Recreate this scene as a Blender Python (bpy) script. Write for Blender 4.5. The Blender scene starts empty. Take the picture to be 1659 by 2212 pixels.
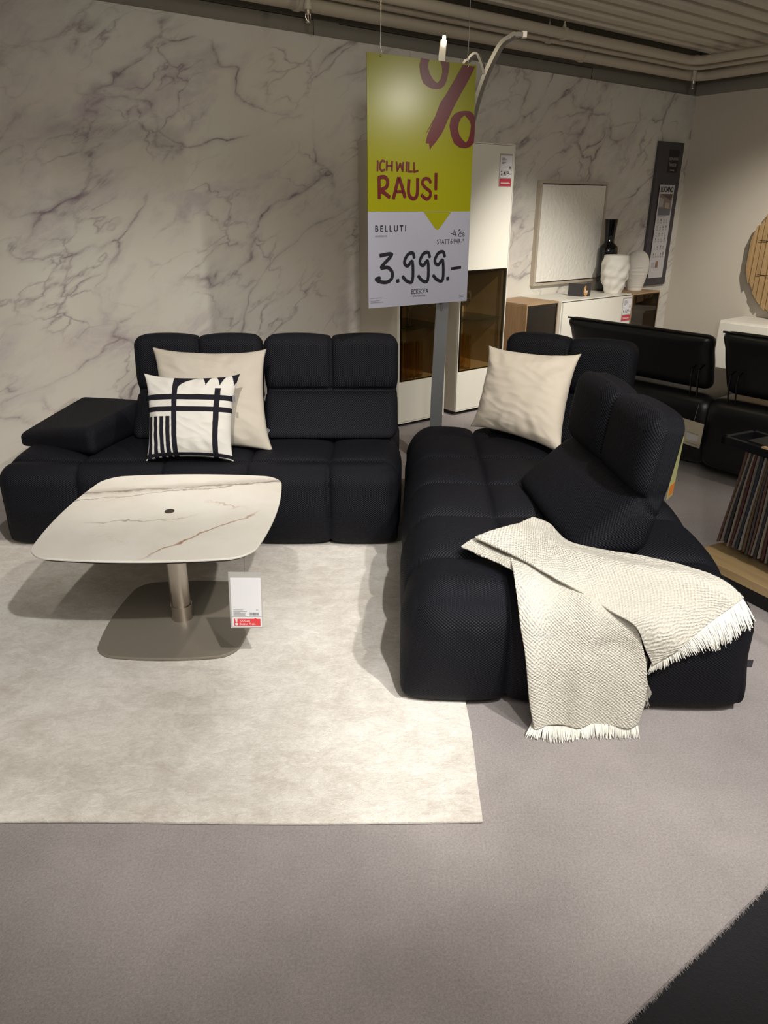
import bpy, bmesh, math, random, json
import numpy as np
from mathutils import Vector, Matrix, noise
random.seed(7); rng = np.random.default_rng(7)
SC = bpy.context.scene
COL = SC.collection
PI = math.pi
rad = math.radians

# ---------------------------------------------------------------- camera, world, lights
cam_d = bpy.data.cameras.new('camera'); cam = bpy.data.objects.new('camera', cam_d); COL.objects.link(cam)
cam_d.sensor_fit = 'VERTICAL'; cam_d.sensor_height = 36.0; cam_d.lens = 1555/2212*36
cam_d.clip_start = 0.05; cam_d.clip_end = 60
cam.location = (0, 0, 1.55); cam.rotation_euler = (rad(90-22.9), 0, 0)
SC.camera = cam
SC.view_settings.view_transform = 'Standard'; SC.view_settings.look = 'None'
SC.view_settings.gamma = 1; SC.view_settings.use_curve_mapping = False
SC.view_settings.exposure = 0.14
SC.cycles.transparent_max_bounces = 32
wd = bpy.data.worlds.new('world'); SC.world = wd; wd.use_nodes = True
wd.node_tree.nodes['Background'].inputs[0].default_value = (1.0, 0.9, 0.78, 1)
wd.node_tree.nodes['Background'].inputs[1].default_value = 0.26

def spot(loc, to, power, angle=60, blend=.6, size=.03, color=(1, .87, .7)):
    l = bpy.data.lights.new('spotlight', 'SPOT'); l.energy = power; l.spot_size = rad(angle); l.spot_blend = blend
    l.shadow_soft_size = size; l.color = color
    o = bpy.data.objects.new('spotlight', l); COL.objects.link(o); o.location = loc
    o.rotation_euler = (Vector(to)-Vector(loc)).to_track_quat('-Z', 'Y').to_euler()
    return o
def area(loc, to, power, sx, sy, color=(1, .92, .82)):
    l = bpy.data.lights.new('area_light', 'AREA'); l.energy = power; l.shape = 'RECTANGLE'; l.size = sx; l.size_y = sy; l.color = color
    o = bpy.data.objects.new('area_light', l); COL.objects.link(o); o.location = loc
    o.rotation_euler = (Vector(to)-Vector(loc)).to_track_quat('-Z', 'Y').to_euler()
    return o
WARM = (1, .935, .85); NEUT = (1, .97, .925)
spot((0.6, 0.15, 2.7), (-0.75, 2.45, 0.0), 300, 50, .8, .03, NEUT)      # table and rug
spot((1.35, 0.45, 2.7), (0.75, 2.0, 0.2), 330, 46, .8, .035, NEUT)      # chaise and blanket
spot((1.19, 2.05, 2.7), (-0.1, 3.7, 0.3), 160, 70, .8, .03, WARM)          # far half of the sofa
spot((-0.5, 1.5, 2.7), (-1.3, 4.5, 0.0), 200, 58, .9, .03, WARM)         # wall left
spot((2.1, 4.0, 2.7), (1.35, 6.35, 0.3), 470, 56, .9, .03, WARM)          # cabinets and sideboard
spot((3.2, 5.0, 2.7), (3.9, 7.0, 0.6), 300, 70, .9, .03, WARM)          # right wall
spot((2.6, 2.6, 2.7), (1.8, 3.1, 0.0), 90, 50, .8, .03, WARM)           # swatch stand
spot((4.4, 1.58, 2.58), (.08, 3.69, 2.0), 60, 16, .9, .06, WARM)       # its glare shows on the sign
spot((0.2, -0.9, 2.0), (2.2, 3.6, 2.8), 190, 100, 1, .1, WARM)            # added unseen spot behind the camera, aimed up to brighten the deck
spot((1.2, 0.2, 2.7), (1.5, 1.1, 0), 120, 80, 1, .05, NEUT)           # carpet in front of the chaise
area((0.2, 0.2, 2.72), (0, 1.6, 0), 70, 3.0, 1.6, WARM)                 # general shop light
# ---------------------------------------------------------------- frames of the room
YAW = rad(37.7)                     # the marble wall runs this way
P0 = Vector((-2.304, 4.033, 0)); Wd = Vector((math.cos(YAW), math.sin(YAW), 0)); Rd = Vector((Wd.y, -Wd.x, 0))
CORNER_S = 6.854
def wp(s, d, z=0): return P0+Wd*s+Rd*d+Vector((0, 0, z))     # along the wall, out from it, up
YAWR = YAW-PI/2                     # frame of the right wall: local x runs along Rd, local y along Wd

# ---------------------------------------------------------------- helpers
def tag(o, label=None, cat=None, group=None, kind=None):
    if label: o['label'] = label
    if cat: o['category'] = cat
    if group: o['group'] = group
    if kind: o['kind'] = kind
    return o
def empty(name, loc=(0, 0, 0), rz=0, rot=None):
    o = bpy.data.objects.new(name, None); COL.objects.link(o); o.location = loc
    o.rotation_euler = rot if rot else (0, 0, rz); o.empty_display_size = .05
    return o
def link(name, me, mat=None, parent=None, smooth=False):
    o = bpy.data.objects.new(name, me); COL.objects.link(o)
    if mat is not None:
        for m in (mat if isinstance(mat, (list, tuple)) else [mat]): me.materials.append(m)
    if smooth: me.shade_smooth()
    if parent: o.parent = parent
    return o
def mesh(name, V, F, mat=None, parent=None, smooth=False):
    me = bpy.data.meshes.new(name); me.from_pydata([tuple(map(float, v)) for v in V], [], [tuple(int(i) for i in f) for f in F]); me.update()
    return link(name, me, mat, parent, smooth)
class MB:
    """collects shapes into one mesh"""
    def __init__(s): s.V = []; s.F = []; s.M = []
    def add(s, V, F, m=0):
        n = len(s.V); s.V += [tuple(v) for v in V]; s.F += [tuple(i+n for i in f) for f in F]; s.M += [m]*len(F); return s
    def box(s, x0, x1, y0, y1, z0, z1, m=0):
        V = [(x, y, z) for z in (z0, z1) for y in (y0, y1) for x in (x0, x1)]
        return s.add(V, [(0, 2, 3, 1), (4, 5, 7, 6), (0, 1, 5, 4), (2, 6, 7, 3), (0, 4, 6, 2), (1, 3, 7, 5)], m)
    def tube(s, path, r, n=8, m=0, cap=True):
        path = [Vector(p) for p in path]; V = []; F = []
        up = Vector((0, 0, 1)); prev = None
        for i, p in enumerate(path):
            t = (path[min(i+1, len(path)-1)]-path[max(i-1, 0)]).normalized()
            if prev is None:
                a = t.cross(up)
                if a.length < 1e-3: a = t.cross(Vector((1, 0, 0)))
                a.normalize()
            else:
                a = (prev-t*prev.dot(t)).normalized()
            prev = a; b = t.cross(a)
            rr = r[i] if isinstance(r, (list, tuple)) else r
            for k in range(n):
                an = 2*PI*k/n; V.append(p+a*math.cos(an)*rr+b*math.sin(an)*rr)
        for i in range(len(path)-1):
            for k in range(n):
                F.append((i*n+k, i*n+(k+1) % n, (i+1)*n+(k+1) % n, (i+1)*n+k))
        if cap: F += [tuple(range(n))[::-1], tuple(range((len(path)-1)*n, len(path)*n))]
        return s.add(V, F, m)
    def lathe(s, prof, n=32, m=0, loc=(0, 0, 0), fn=None):
        V = []; F = []
        for i, (r, z) in enumerate(prof):
            for k in range(n):
                a = 2*PI*k/n; rr = fn(r, z, a) if fn else r
                V.append((loc[0]+rr*math.cos(a), loc[1]+rr*math.sin(a), loc[2]+z))
        for i in range(len(prof)-1):
            for k in range(n): F.append((i*n+k, i*n+(k+1) % n, (i+1)*n+(k+1) % n, (i+1)*n+k))
        return s.add(V, F, m)
    def poly(s, pts, z0, z1, m=0):
        n = len(pts); V = [(x, y, z0) for x, y in pts]+[(x, y, z1) for x, y in pts]
        F = [tuple(range(n))[::-1], tuple(range(n, 2*n))]+[(i, (i+1) % n, n+(i+1) % n, n+i) for i in range(n)]
        return s.add(V, F, m)
    def build(s, name, mat, parent=None, smooth=False, bevel=0, seg=2):
        me = bpy.data.meshes.new(name); me.from_pydata([tuple(map(float, v)) for v in s.V], [], s.F)
        for p, m in zip(me.polygons, s.M): p.material_index = m
        me.update()
        o = link(name, me, mat, parent)
        if smooth:
            for p in me.polygons: p.use_smooth = True
            me.set_sharp_from_angle(angle=rad(42))
        if bevel:
            b = o.modifiers.new('bevel', 'BEVEL'); b.width = bevel; b.segments = seg; b.limit_method = 'ANGLE'; b.angle_limit = rad(40); b.harden_normals = False
        return o
def catmull(P, n):
    P = [Vector(p) for p in P]; out = []
    for i in range(len(P)-1):
        a, b, c, d = P[max(i-1, 0)], P[i], P[i+1], P[min(i+2, len(P)-1)]
        for k in range(n):
            t = k/n; out.append(.5*((2*b)+(c-a)*t+(2*a-5*b+4*c-d)*t*t+(3*b-a-3*c+d)*t**3))
    return out+[P[-1]]
UVB = {}
def box_uv(o):
    uv = o.data.uv_layers.new(name='UVMap'); uv.data.foreach_set('uv', UVB['uv'].astype(np.float32).ravel())
def soft_box(h, r, step, deform=None, rb=None):
    """rounded box of half sizes h with a fine skin; deform(P, N, Q) -> P"""
    h = np.array(h, float); n = [max(4, int(round(2*a/step))) for a in h]
    lin = [np.linspace(-a, a, k+1) for a, k in zip(h, n)]
    V = []; F = []; base = 0; AX = []
    for ax in range(3):
        u, v = [(1, 2), (2, 0), (0, 1)][ax]
        for sg in (-1, 1):
            A, B = np.meshgrid(lin[u], lin[v], indexing='ij')
            P = np.zeros(A.shape+(3,)); P[..., ax] = sg*h[ax]; P[..., u] = A; P[..., v] = B
            V.append(P.reshape(-1, 3)); nu, nv = A.shape
            I = (np.arange(nu*nv).reshape(nu, nv)+base)
            q = np.stack([I[:-1, :-1], I[1:, :-1], I[1:, 1:], I[:-1, 1:]], -1).reshape(-1, 4)
            F.append(q if sg > 0 else q[:, ::-1]); AX.append(np.full(len(q), ax)); base += nu*nv
    V = np.concatenate(V); F = np.concatenate(F)
    key = np.round(V, 5); _, idx, inv = np.unique(key, axis=0, return_index=True, return_inverse=True)
    V = V[idx]; F = inv.reshape(-1)[F]
    ax = np.concatenate(AX); P4 = V[F]; UVB['uv'] = np.where((ax == 0)[:, None, None], P4[..., [1, 2]], np.where((ax == 1)[:, None, None], P4[..., [0, 2]], P4[..., [0, 1]])).reshape(-1, 2)
    rr = np.minimum(r, h*.999)
    if rb is not None:
        t = np.clip((V[:, 2:3]+h[2])/h[2], 0, 1); rr = np.minimum(rb+(r-rb)*t*t*(3-2*t), h*.999)
    inner = np.clip(V, -(h-rr), h-rr); d = V-inner; L = np.linalg.norm(d/rr, axis=1, keepdims=True)
    N = (d/rr)/np.maximum(L, 1e-9); N /= np.linalg.norm(N, axis=1, keepdims=True)
    Q = inner+rr*((d/rr)/np.maximum(L, 1e-9))
    if deform is not None: Q = deform(Q, N)
    return Q, F
def panels(x, seams, p=6, groove=.35):
    """0 at seams and ends, near 1 inside each panel"""
    s = np.array(seams); i = np.clip(np.searchsorted(s, x)-1, 0, len(s)-2)
    t = (x-s[i])/(s[i+1]-s[i]); t = np.clip(t, 0, 1)
    return (1-np.abs(2*t-1)**p)*(1-groove)+groove*(1-np.abs(2*t-1)**2)
def set_uv(me, fn):
    uv = me.uv_layers.new(name='UVMap')
    for l in me.loops: uv.data[l.index].uv = fn(l.vertex_index)
def curve_fill(splines, name):
    """flat mesh from closed outlines in the xy plane, holes where outlines nest"""
    cu = bpy.data.curves.new(name, 'CURVE'); cu.dimensions = '2D'; cu.fill_mode = 'BOTH'
    for pts in splines:
        sp = cu.splines.new('POLY'); sp.points.add(len(pts)-1); sp.use_cyclic_u = True
        for p, q in zip(sp.points, pts): p.co = (q[0], q[1], 0, 1)
    ob = bpy.data.objects.new(name, cu); COL.objects.link(ob)
    dg = bpy.context.evaluated_depsgraph_get(); dg.update()
    me = bpy.data.meshes.new_from_object(ob.evaluated_get(dg)); bpy.data.objects.remove(ob); bpy.data.curves.remove(cu)
    return me
def text_mesh(txt, w, h, bold=0, name='lettering'):
    """flat lettering filling the box 0..w, 0..h in the xy plane"""
    cu = bpy.data.curves.new(name, 'FONT'); cu.body = txt; cu.size = 1; cu.offset = bold
    ob = bpy.data.objects.new(name, cu); COL.objects.link(ob)
    dg = bpy.context.evaluated_depsgraph_get(); dg.update()
    me = bpy.data.meshes.new_from_object(ob.evaluated_get(dg)); bpy.data.objects.remove(ob); bpy.data.curves.remove(cu)
    V = np.array([v.co[:] for v in me.vertices]); a = V.min(0); b = V.max(0)
    for v in me.vertices: v.co = ((v.co.x-a[0])/(b[0]-a[0])*w, (v.co.y-a[1])/(b[1]-a[1])*h, 0)
    return me
def lay(me, name, mat, parent, x, z, y):
    """stand a flat xy mesh upright in the local xz plane at depth y"""
    for v in me.vertices: v.co = (x+v.co.x, y, z+v.co.y)
    return link(name, me, mat, parent)
def strokes(mb, lst, y, m=0):
    """brush strokes in the xz plane, rounded at the joints"""
    for pts, w in lst:
        P = [Vector((p[0], p[1])) for p in pts]
        if len(P) >= 6: P = [Vector((q.x, q.y)) for q in catmull([(p.x, p.y, 0) for p in P], 4)]
        for i in range(len(P)-1):
            a, b = P[i], P[i+1]; t = (b-a).normalized(); n = Vector((-t.y, t.x))*w/2
            mb.add([(a.x+n.x, y, a.y+n.y), (a.x-n.x, y, a.y-n.y), (b.x-n.x, y, b.y-n.y), (b.x+n.x, y, b.y+n.y)], [(0, 1, 2, 3)], m)
            mb.add([(b.x+w/2*math.cos(2*PI*k/10), y-.00003*(i+1), b.y+w/2*math.sin(2*PI*k/10)) for k in range(10)] if i < len(P)-2 else [(b.x, y, b.y), (b.x+t.x*w*.12+n.x*.5, y, b.y+t.y*w*.12+n.y*.5), (b.x-n.x*.5+t.x*w*.1, y, b.y-n.y*.5+t.y*w*.1)], [tuple(range(10))] if i < len(P)-2 else [(0, 1, 2)], m)

# ---------------------------------------------------------------- materials
class NT:
    def __init__(s, name):
        s.m = bpy.data.materials.new(name); s.m.use_nodes = True; s.t = s.m.node_tree; s.n = s.t.nodes; s.b = s.n['Principled BSDF']
    def node(s, t, **k):
        n = s.n.new(t)
        for a, v in k.items(): setattr(n, a, v)
        return n
    def link(s, a, b): s.t.links.new(a, b); return s
    def val(s, sock, v):
        if isinstance(v, bpy.types.NodeSocket): s.link(v, sock)
        else: sock.default_value = v
    def math(s, op, a, b=0, c=0, clamp=False):
        n = s.node('ShaderNodeMath', operation=op, use_clamp=clamp)
        for i, v in enumerate((a, b, c)): s.val(n.inputs[i], v)
        return n.outputs[0]
    def vmath(s, op, a, b=(0, 0, 0)):
        n = s.node('ShaderNodeVectorMath', operation=op); s.val(n.inputs[0], a); s.val(n.inputs[1], b); return n.outputs[0]
    def co(s, kind='Object'): return s.node('ShaderNodeTexCoord').outputs[kind]
    def mapping(s, v, scale=(1, 1, 1), rot=(0, 0, 0), loc=(0, 0, 0)):
        n = s.node('ShaderNodeMapping'); s.link(v, n.inputs[0]); n.inputs['Scale'].default_value = scale
        n.inputs['Rotation'].default_value = rot; n.inputs['Location'].default_value = loc; return n.outputs[0]
    def noise(s, v, scale, detail=3, rough=.5, dist=0, out='Fac'):
        n = s.node('ShaderNodeTexNoise'); s.link(v, n.inputs['Vector']); n.inputs['Scale'].default_value = scale
        n.inputs['Detail'].default_value = detail; n.inputs['Roughness'].default_value = rough; n.inputs['Distortion'].default_value = dist
        return n.outputs[out]
    def voronoi(s, v, scale, feature='F1', out='Distance'):
        n = s.node('ShaderNodeTexVoronoi', feature=feature); s.link(v, n.inputs['Vector']); n.inputs['Scale'].default_value = scale; return n.outputs[out]
    def ramp(s, f, stops, interp='LINEAR'):
        n = s.node('ShaderNodeValToRGB'); s.link(f, n.inputs[0]); e = n.color_ramp.elements; n.color_ramp.interpolation = interp
        while len(e) < len(stops): e.new(.5)
        for k, (p, c) in enumerate(stops): e[k].position = p; e[k].color = tuple(c)+(1,) if len(c) == 3 else c
        return n.outputs[0]
    def mix(s, f, a, b, typ='MIX'):
        n = s.node('ShaderNodeMix', data_type='RGBA', blend_type=typ); s.val(n.inputs[0], f)
        for i, v in ((6, a), (7, b)):
            if not isinstance(v, bpy.types.NodeSocket) and len(v) == 3: v = tuple(v)+(1,)
            s.val(n.inputs[i], v)
        return n.outputs[2]
    def bump(s, hgt, strength, dist=.01, prev=None):
        n = s.node('ShaderNodeBump'); s.link(hgt, n.inputs['Height']); n.inputs['Strength'].default_value = strength; n.inputs['Distance'].default_value = dist
        if prev: s.link(prev, n.inputs['Normal'])
        s.link(n.outputs[0], s.b.inputs['Normal']); return n.outputs[0]
    def set(s, **k):
        for a, v in k.items():
            sock = s.b.inputs[a.replace('_', ' ')]
            if isinstance(v, tuple) and len(v) == 3: v = v+(1,)
            s.val(sock, v)
        return s
def plain(name, col, rough=.5, metal=0, spec=.5, **k):
    t = NT(name); t.set(Base_Color=col, Roughness=rough, Metallic=metal)
    t.b.inputs['Specular IOR Level'].default_value = spec
    for a, v in k.items(): t.b.inputs[a.replace('_', ' ')].default_value = v
    return t.m
def lines3(t, xyz, k):
    """sum of cosines: a cell pattern on any face of a body"""
    sep = t.node('ShaderNodeSeparateXYZ'); t.link(xyz, sep.inputs[0]); o = None
    for i in range(3):
        c = t.math('COSINE', t.math('MULTIPLY', sep.outputs[i], k)); o = c if o is None else t.math('ADD', o, c)
    return o
def M_fabric():
    t = NT('navy_mesh_fabric'); c = t.co('UV'); sp = t.node('ShaderNodeSeparateXYZ'); t.link(c, sp.inputs[0])
    f = t.math('MULTIPLY', t.math('COSINE', t.math('MULTIPLY', sp.outputs[0], 2*PI/.0125)), t.math('COSINE', t.math('MULTIPLY', sp.outputs[1], 2*PI/.0105)))
    f2 = t.math('MULTIPLY_ADD', f, .5, .5)
    col = t.mix(f2, (.0017, .0018, .0034), (.0072, .0076, .0122))
    t.set(Base_Color=col, Roughness=.62); t.b.inputs['Specular IOR Level'].default_value = .17
    t.bump(f, .6, .0022); return t.m
def M_marble_paper():
    t = NT('marble_wallpaper'); c = t.co()
    sep = t.node('ShaderNodeSeparateXYZ'); t.link(c, sep.inputs[0])
    cb = t.node('ShaderNodeCombineXYZ'); t.link(sep.outputs[0], cb.inputs[0]); t.link(sep.outputs[2], cb.inputs[1])
    p = t.mapping(cb.outputs[0], (1, 1, 1), (0, 0, rad(-28)))
    def warp(p, sc, amt, det=4):
        n = t.node('ShaderNodeTexNoise'); t.link(p, n.inputs['Vector']); n.inputs['Scale'].default_value = sc; n.inputs['Detail'].default_value = det
        d = t.vmath('SUBTRACT', n.outputs['Color'], (.5, .5, .5)); s_ = t.node('ShaderNodeVectorMath', operation='SCALE'); t.link(d, s_.inputs[0]); s_.inputs[3].default_value = amt
        return t.vmath('ADD', p, s_.outputs[0])
    ps = t.mapping(p, (.62, 1.35, 1))
    w1 = warp(warp(ps, 1.1, 1.1), 5, .16)
    e1 = t.voronoi(w1, 1.35, 'DISTANCE_TO_EDGE')
    l1 = t.ramp(e1, [(0, (1, 1, 1)), (.010, (.55, .55, .55)), (.03, (.18, .18, .18)), (.10, (0, 0, 0))])
    m1 = t.ramp(t.noise(p, 1.5, 3), [(.38, (.05, .05, .05)), (.56, (1, 1, 1))])
    w2 = warp(warp(ps, 2.3, .7), 9, .1)
    e2 = t.voronoi(w2, 3.0, 'DISTANCE_TO_EDGE')
    l2 = t.ramp(e2, [(0, (1, 1, 1)), (.02, (.35, .35, .35)), (.06, (0, 0, 0))])
    m2 = t.ramp(t.noise(t.mapping(p, loc=(4, 2, 0)), 1.9, 3), [(.42, (0, 0, 0)), (.58, (1, 1, 1))])
    sm = t.ramp(t.noise(warp(ps, 1.4, 1.3), 1.5, 6, .62), [(.50, (0, 0, 0)), (.60, (.55, .55, .55)), (.72, (1, 1, 1))])
    fine = t.ramp(t.noise(w1, 6, 5, .7), [(.4, (.3, .3, .3)), (.6, (1, 1, 1))])
    a = t.math('MULTIPLY', l1, m1); b = t.math('MULTIPLY', t.math('MULTIPLY', l2, m2), .62)
    k = t.math('MULTIPLY', t.math('MAXIMUM', a, b), 1.25, clamp=True)
    k = t.math('MULTIPLY', k, fine)
    tint = t.noise(p, .9, 3)
    base = t.mix(t.ramp(tint, [(.35, (0, 0, 0)), (.65, (1, 1, 1))]), (.575, .535, .475), (.61, .60, .54))
    base = t.mix(t.math('MULTIPLY', t.math('MULTIPLY', sm, fine), .85), base, (.36, .305, .345))
    col = t.mix(k, base, (.20, .155, .18))
    t.set(Base_Color=col, Roughness=.62); t.bump(t.noise(c, 260, 2), .05, .001); return t.m
def M_table_marble():
    t = NT('gold_veined_ceramic'); c = t.co(); sep = t.node('ShaderNodeSeparateXYZ'); t.link(c, sep.inputs[0])
    nA = t.noise(c, 4.5, 6, .6); nB = t.noise(t.mapping(c, loc=(3, 1, 0)), 9, 6, .65)
    def vein(a, b, c0, amp, w, n=nA, lim=None):
        v = t.math('ADD', t.math('MULTIPLY', sep.outputs[0], a), t.math('MULTIPLY', sep.outputs[1], b))
        v = t.math('ADD', v, t.math('MULTIPLY_ADD', n, amp, -c0-amp*.5)); v = t.math('ABSOLUTE', v)
        r = t.math('SUBTRACT', 1, t.math('DIVIDE', v, w), clamp=True)
        if lim is not None:
            ax, lo, hi = lim; q = sep.outputs[ax]
            r = t.math('MULTIPLY', r, t.math('MULTIPLY', t.math('MULTIPLY_ADD', q, 12, -12*lo, clamp=True), t.math('MULTIPLY_ADD', q, -12, 12*hi, clamp=True)))
        return r
    col = t.mix(t.ramp(t.noise(c, 3, 5, .6), [(.4, (0, 0, 0)), (.7, (1, 1, 1))]), (.68, .655, .60), (.60, .565, .50))
    br = t.ramp(nB, [(.30, (.35, .35, .35)), (.5, (1, 1, 1))])
    for (a, b, c0, amp, w, n, lim, cc, f) in [
        (-.19, 1, .27, .09, .05, nA, None, (.33, .29, .24), .6),
        (-.19, 1, .262, .10, .010, nB, None, (.20, .17, .155), .95),
        (-.26, 1, .225, .16, .006, nA, None, (.22, .18, .15), .9),
        (-.12, 1, .24, .2, .004, nB, (0, -.35, .2), (.34, .27, .20), .6),
        (-1, .75, -.315, .16, .010, nA, (1, -.42, .02), (.27, .13, .055), 1.0),
        (-.25, 1, -.06, .20, .006, nA, (0, -.3, .12), (.25, .21, .17), .85),
        (.5, 1, .16, .25, .012, nB, (0, .1, .3), (.36, .20, .10), .75),
        (.3, 1, -.28, .3, .005, nB, (0, -.36, .0), (.45, .38, .3), .35)]:
        col = t.mix(t.math('MULTIPLY', t.math('MULTIPLY', vein(a, b, c0, amp, w, n, lim), br), f), col, cc)
    t.set(Base_Color=col, Roughness=.42); t.b.inputs['Specular IOR Level'].default_value = .35; return t.m
def M_carpet(name, c1, c2, scale, bs, patch=(.35,), sheen=.2, bd=.004):
    t = NT(name); c = t.co()
    n1 = t.noise(c, scale, 4, .75); n2 = t.noise(c, 2.0, 5, .62); n3 = t.noise(c, scale*.35, 3, .6)
    f = t.math('ADD', t.math('MULTIPLY', t.ramp(n2, [(.30, (0, 0, 0)), (.70, (1, 1, 1))]), .42), t.math('MULTIPLY', t.ramp(n1, [(.3, (0, 0, 0)), (.7, (1, 1, 1))]), .5))
    f = t.math('ADD', t.math('MULTIPLY', f, .8), t.math('MULTIPLY', t.ramp(n3, [(.35, (0, 0, 0)), (.65, (1, 1, 1))]), .22))
    t.set(Base_Color=t.mix(f, c1, c2), Roughness=.95); t.b.inputs['Specular IOR Level'].default_value = .12
    t.b.inputs['Sheen Weight'].default_value = sheen
    h = t.math('ADD', n1, t.math('MULTIPLY', n3, 1.2)); t.bump(h, bs, bd); return t.m
def M_rug():
    t = NT('cream_viscose_pile'); c = t.co()
    big = t.noise(c, 2.1, 6, .62, .6); st = t.noise(t.mapping(c, (1, 1.7, 1), (0, 0, rad(35))), 60, 5, .75, .6); fn = t.noise(c, 380, 3, .7)
    mid = t.noise(t.mapping(c, (1, 1.5, 1), (0, 0, rad(-20))), 11, 5, .68, .8)
    f = t.math('ADD', t.math('MULTIPLY', t.ramp(big, [(.38, (0, 0, 0)), (.62, (1, 1, 1))]), .42), t.math('ADD', t.math('MULTIPLY', t.ramp(mid, [(.40, (0, 0, 0)), (.62, (1, 1, 1))]), .30), t.math('MULTIPLY', t.ramp(st, [(.38, (0, 0, 0)), (.62, (1, 1, 1))]), .28)))
    col = t.mix(f, (.46, .41, .35), (.84, .81, .755))
    col = t.mix(t.math('MULTIPLY', t.ramp(fn, [(.35, (0, 0, 0)), (.65, (1, 1, 1))]), .28), col, (.42, .38, .32))
    t.set(Base_Color=col, Roughness=.7); t.b.inputs['Specular IOR Level'].default_value = .2; t.b.inputs['Sheen Weight'].default_value = .25
    t.bump(t.math('ADD', t.math('ADD', st, t.math('MULTIPLY', mid, 1.5)), t.math('MULTIPLY', fn, .6)), .6, .009); return t.m
def M_wood(name, c1, c2, axis='X', scale=1.0, rough=.5):
    t = NT(name); c = t.co(); sc = {'X': (.08, 1, 1), 'Y': (1, .08, 1), 'Z': (1, 1, .08)}[axis]
    m = t.mapping(c, tuple(a*scale for a in sc)); n = t.noise(m, 55, 5, .6, .3); n2 = t.noise(m, 9, 3, .5)
    f = t.math('ADD', t.math('MULTIPLY', n, .6), t.math('MULTIPLY', n2, .4))
    t.set(Base_Color=t.mix(t.ramp(f, [(.35, (0, 0, 0)), (.65, (1, 1, 1))]), c1, c2), Roughness=rough); t.bump(n, .08, .002); return t.m
def M_linen(name, c1, c2, k=900, bs=.3):
    t = NT(name); c = t.co('UV'); sep = t.node('ShaderNodeSeparateXYZ'); t.link(c, sep.inputs[0])
    n = t.noise(t.mapping(c, (60, 1.5, 1)), 6, 3, .7); n2 = t.noise(t.mapping(c, (1.5, 60, 1)), 6, 3, .7)
    big = t.noise(c, 3, 4)
    h = t.math('ADD', n, n2); col = t.mix(t.math('MULTIPLY', h, .5), c1, c2); col = t.mix(t.math('MULTIPLY', big, .25), col, tuple(a*.86 for a in c1))
    t.set(Base_Color=col, Roughness=.9); t.b.inputs['Specular IOR Level'].default_value = .15; t.bump(h, bs, .0015); return t.m
def M_waffle():
    t = NT('cream_waffle_knit'); c = t.co('UV'); sep = t.node('ShaderNodeSeparateXYZ'); t.link(c, sep.inputs[0])
    wob = t.noise(c, 22, 3); wb = t.math('MULTIPLY_ADD', wob, .022, -.011)
    u = t.math('ADD', sep.outputs[0], wb); v = t.math('ADD', sep.outputs[1], wb)
    a = t.math('SINE', t.math('MULTIPLY', u, 2*PI/.0135)); b = t.math('SINE', t.math('MULTIPLY', v, 2*PI/.0115))
    fz = t.noise(c, 160, 4, .7)
    h = t.math('ADD', t.math('MULTIPLY', t.math('MULTIPLY', a, b), 1.1), t.math('MULTIPLY_ADD', fz, 4.2, -2.1))
    f = t.math('MULTIPLY_ADD', h, .3, .45, clamp=True)
    t.set(Base_Color=t.mix(f, (.58, .535, .44), (.76, .745, .68)), Roughness=.95); t.b.inputs['Specular IOR Level'].default_value = .1
    t.b.inputs['Sheen Weight'].default_value = .15; t.bump(h, .8, .0032); return t.m
def M_smoked(name='smoked_glass', col=(.30, .25, .19), refl=.10):
    t = NT(name); n = t.n; tr = t.node('ShaderNodeBsdfTransparent'); tr.inputs[0].default_value = col+(1,)
    gl = t.node('ShaderNodeBsdfGlossy'); gl.inputs['Roughness'].default_value = .02; gl.inputs[0].default_value = (.9, .9, .9, 1)
    ge = t.node('ShaderNodeNewGeometry'); dt = t.node('ShaderNodeVectorMath', operation='DOT_PRODUCT'); t.link(ge.outputs['Normal'], dt.inputs[0]); t.link(ge.outputs['Incoming'], dt.inputs[1])
    cs = t.math('SUBTRACT', 1, t.math('ABSOLUTE', dt.outputs['Value'])); sch = t.math('MULTIPLY_ADD', t.math('POWER', cs, 5), .9, refl*.35)
    mx = t.node('ShaderNodeMixShader'); t.link(sch, mx.inputs[0]); t.link(tr.outputs[0], mx.inputs[1]); t.link(gl.outputs[0], mx.inputs[2])
    t.link(mx.outputs[0], n['Material Output'].inputs[0]); return t.m
def M_relief():
    t = NT('white_relief_plaster'); c = t.co(); n = t.noise(c, 3, 3, out='Color'); s_ = t.node('ShaderNodeVectorMath', operation='SCALE'); t.link(n, s_.inputs[0]); s_.inputs[3].default_value = .25
    v = t.voronoi(t.mapping(t.vmath('ADD', c, s_.outputs[0]), (1, 1, .75)), 34, 'SMOOTH_F1'); t.set(Base_Color=(.72, .70, .64), Roughness=.7); t.bump(v, .6, .010); return t.m
def M_leather():
    t = NT('black_leather'); c = t.co(); t.set(Base_Color=(.006, .006, .007), Roughness=.36); t.b.inputs['Specular IOR Level'].default_value = .45
    t.bump(t.noise(c, 350, 3), .15, .001); return t.m
def M_knit_white():
    return plain('matt_white_ceramic', (.70, .68, .62), .75)

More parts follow.
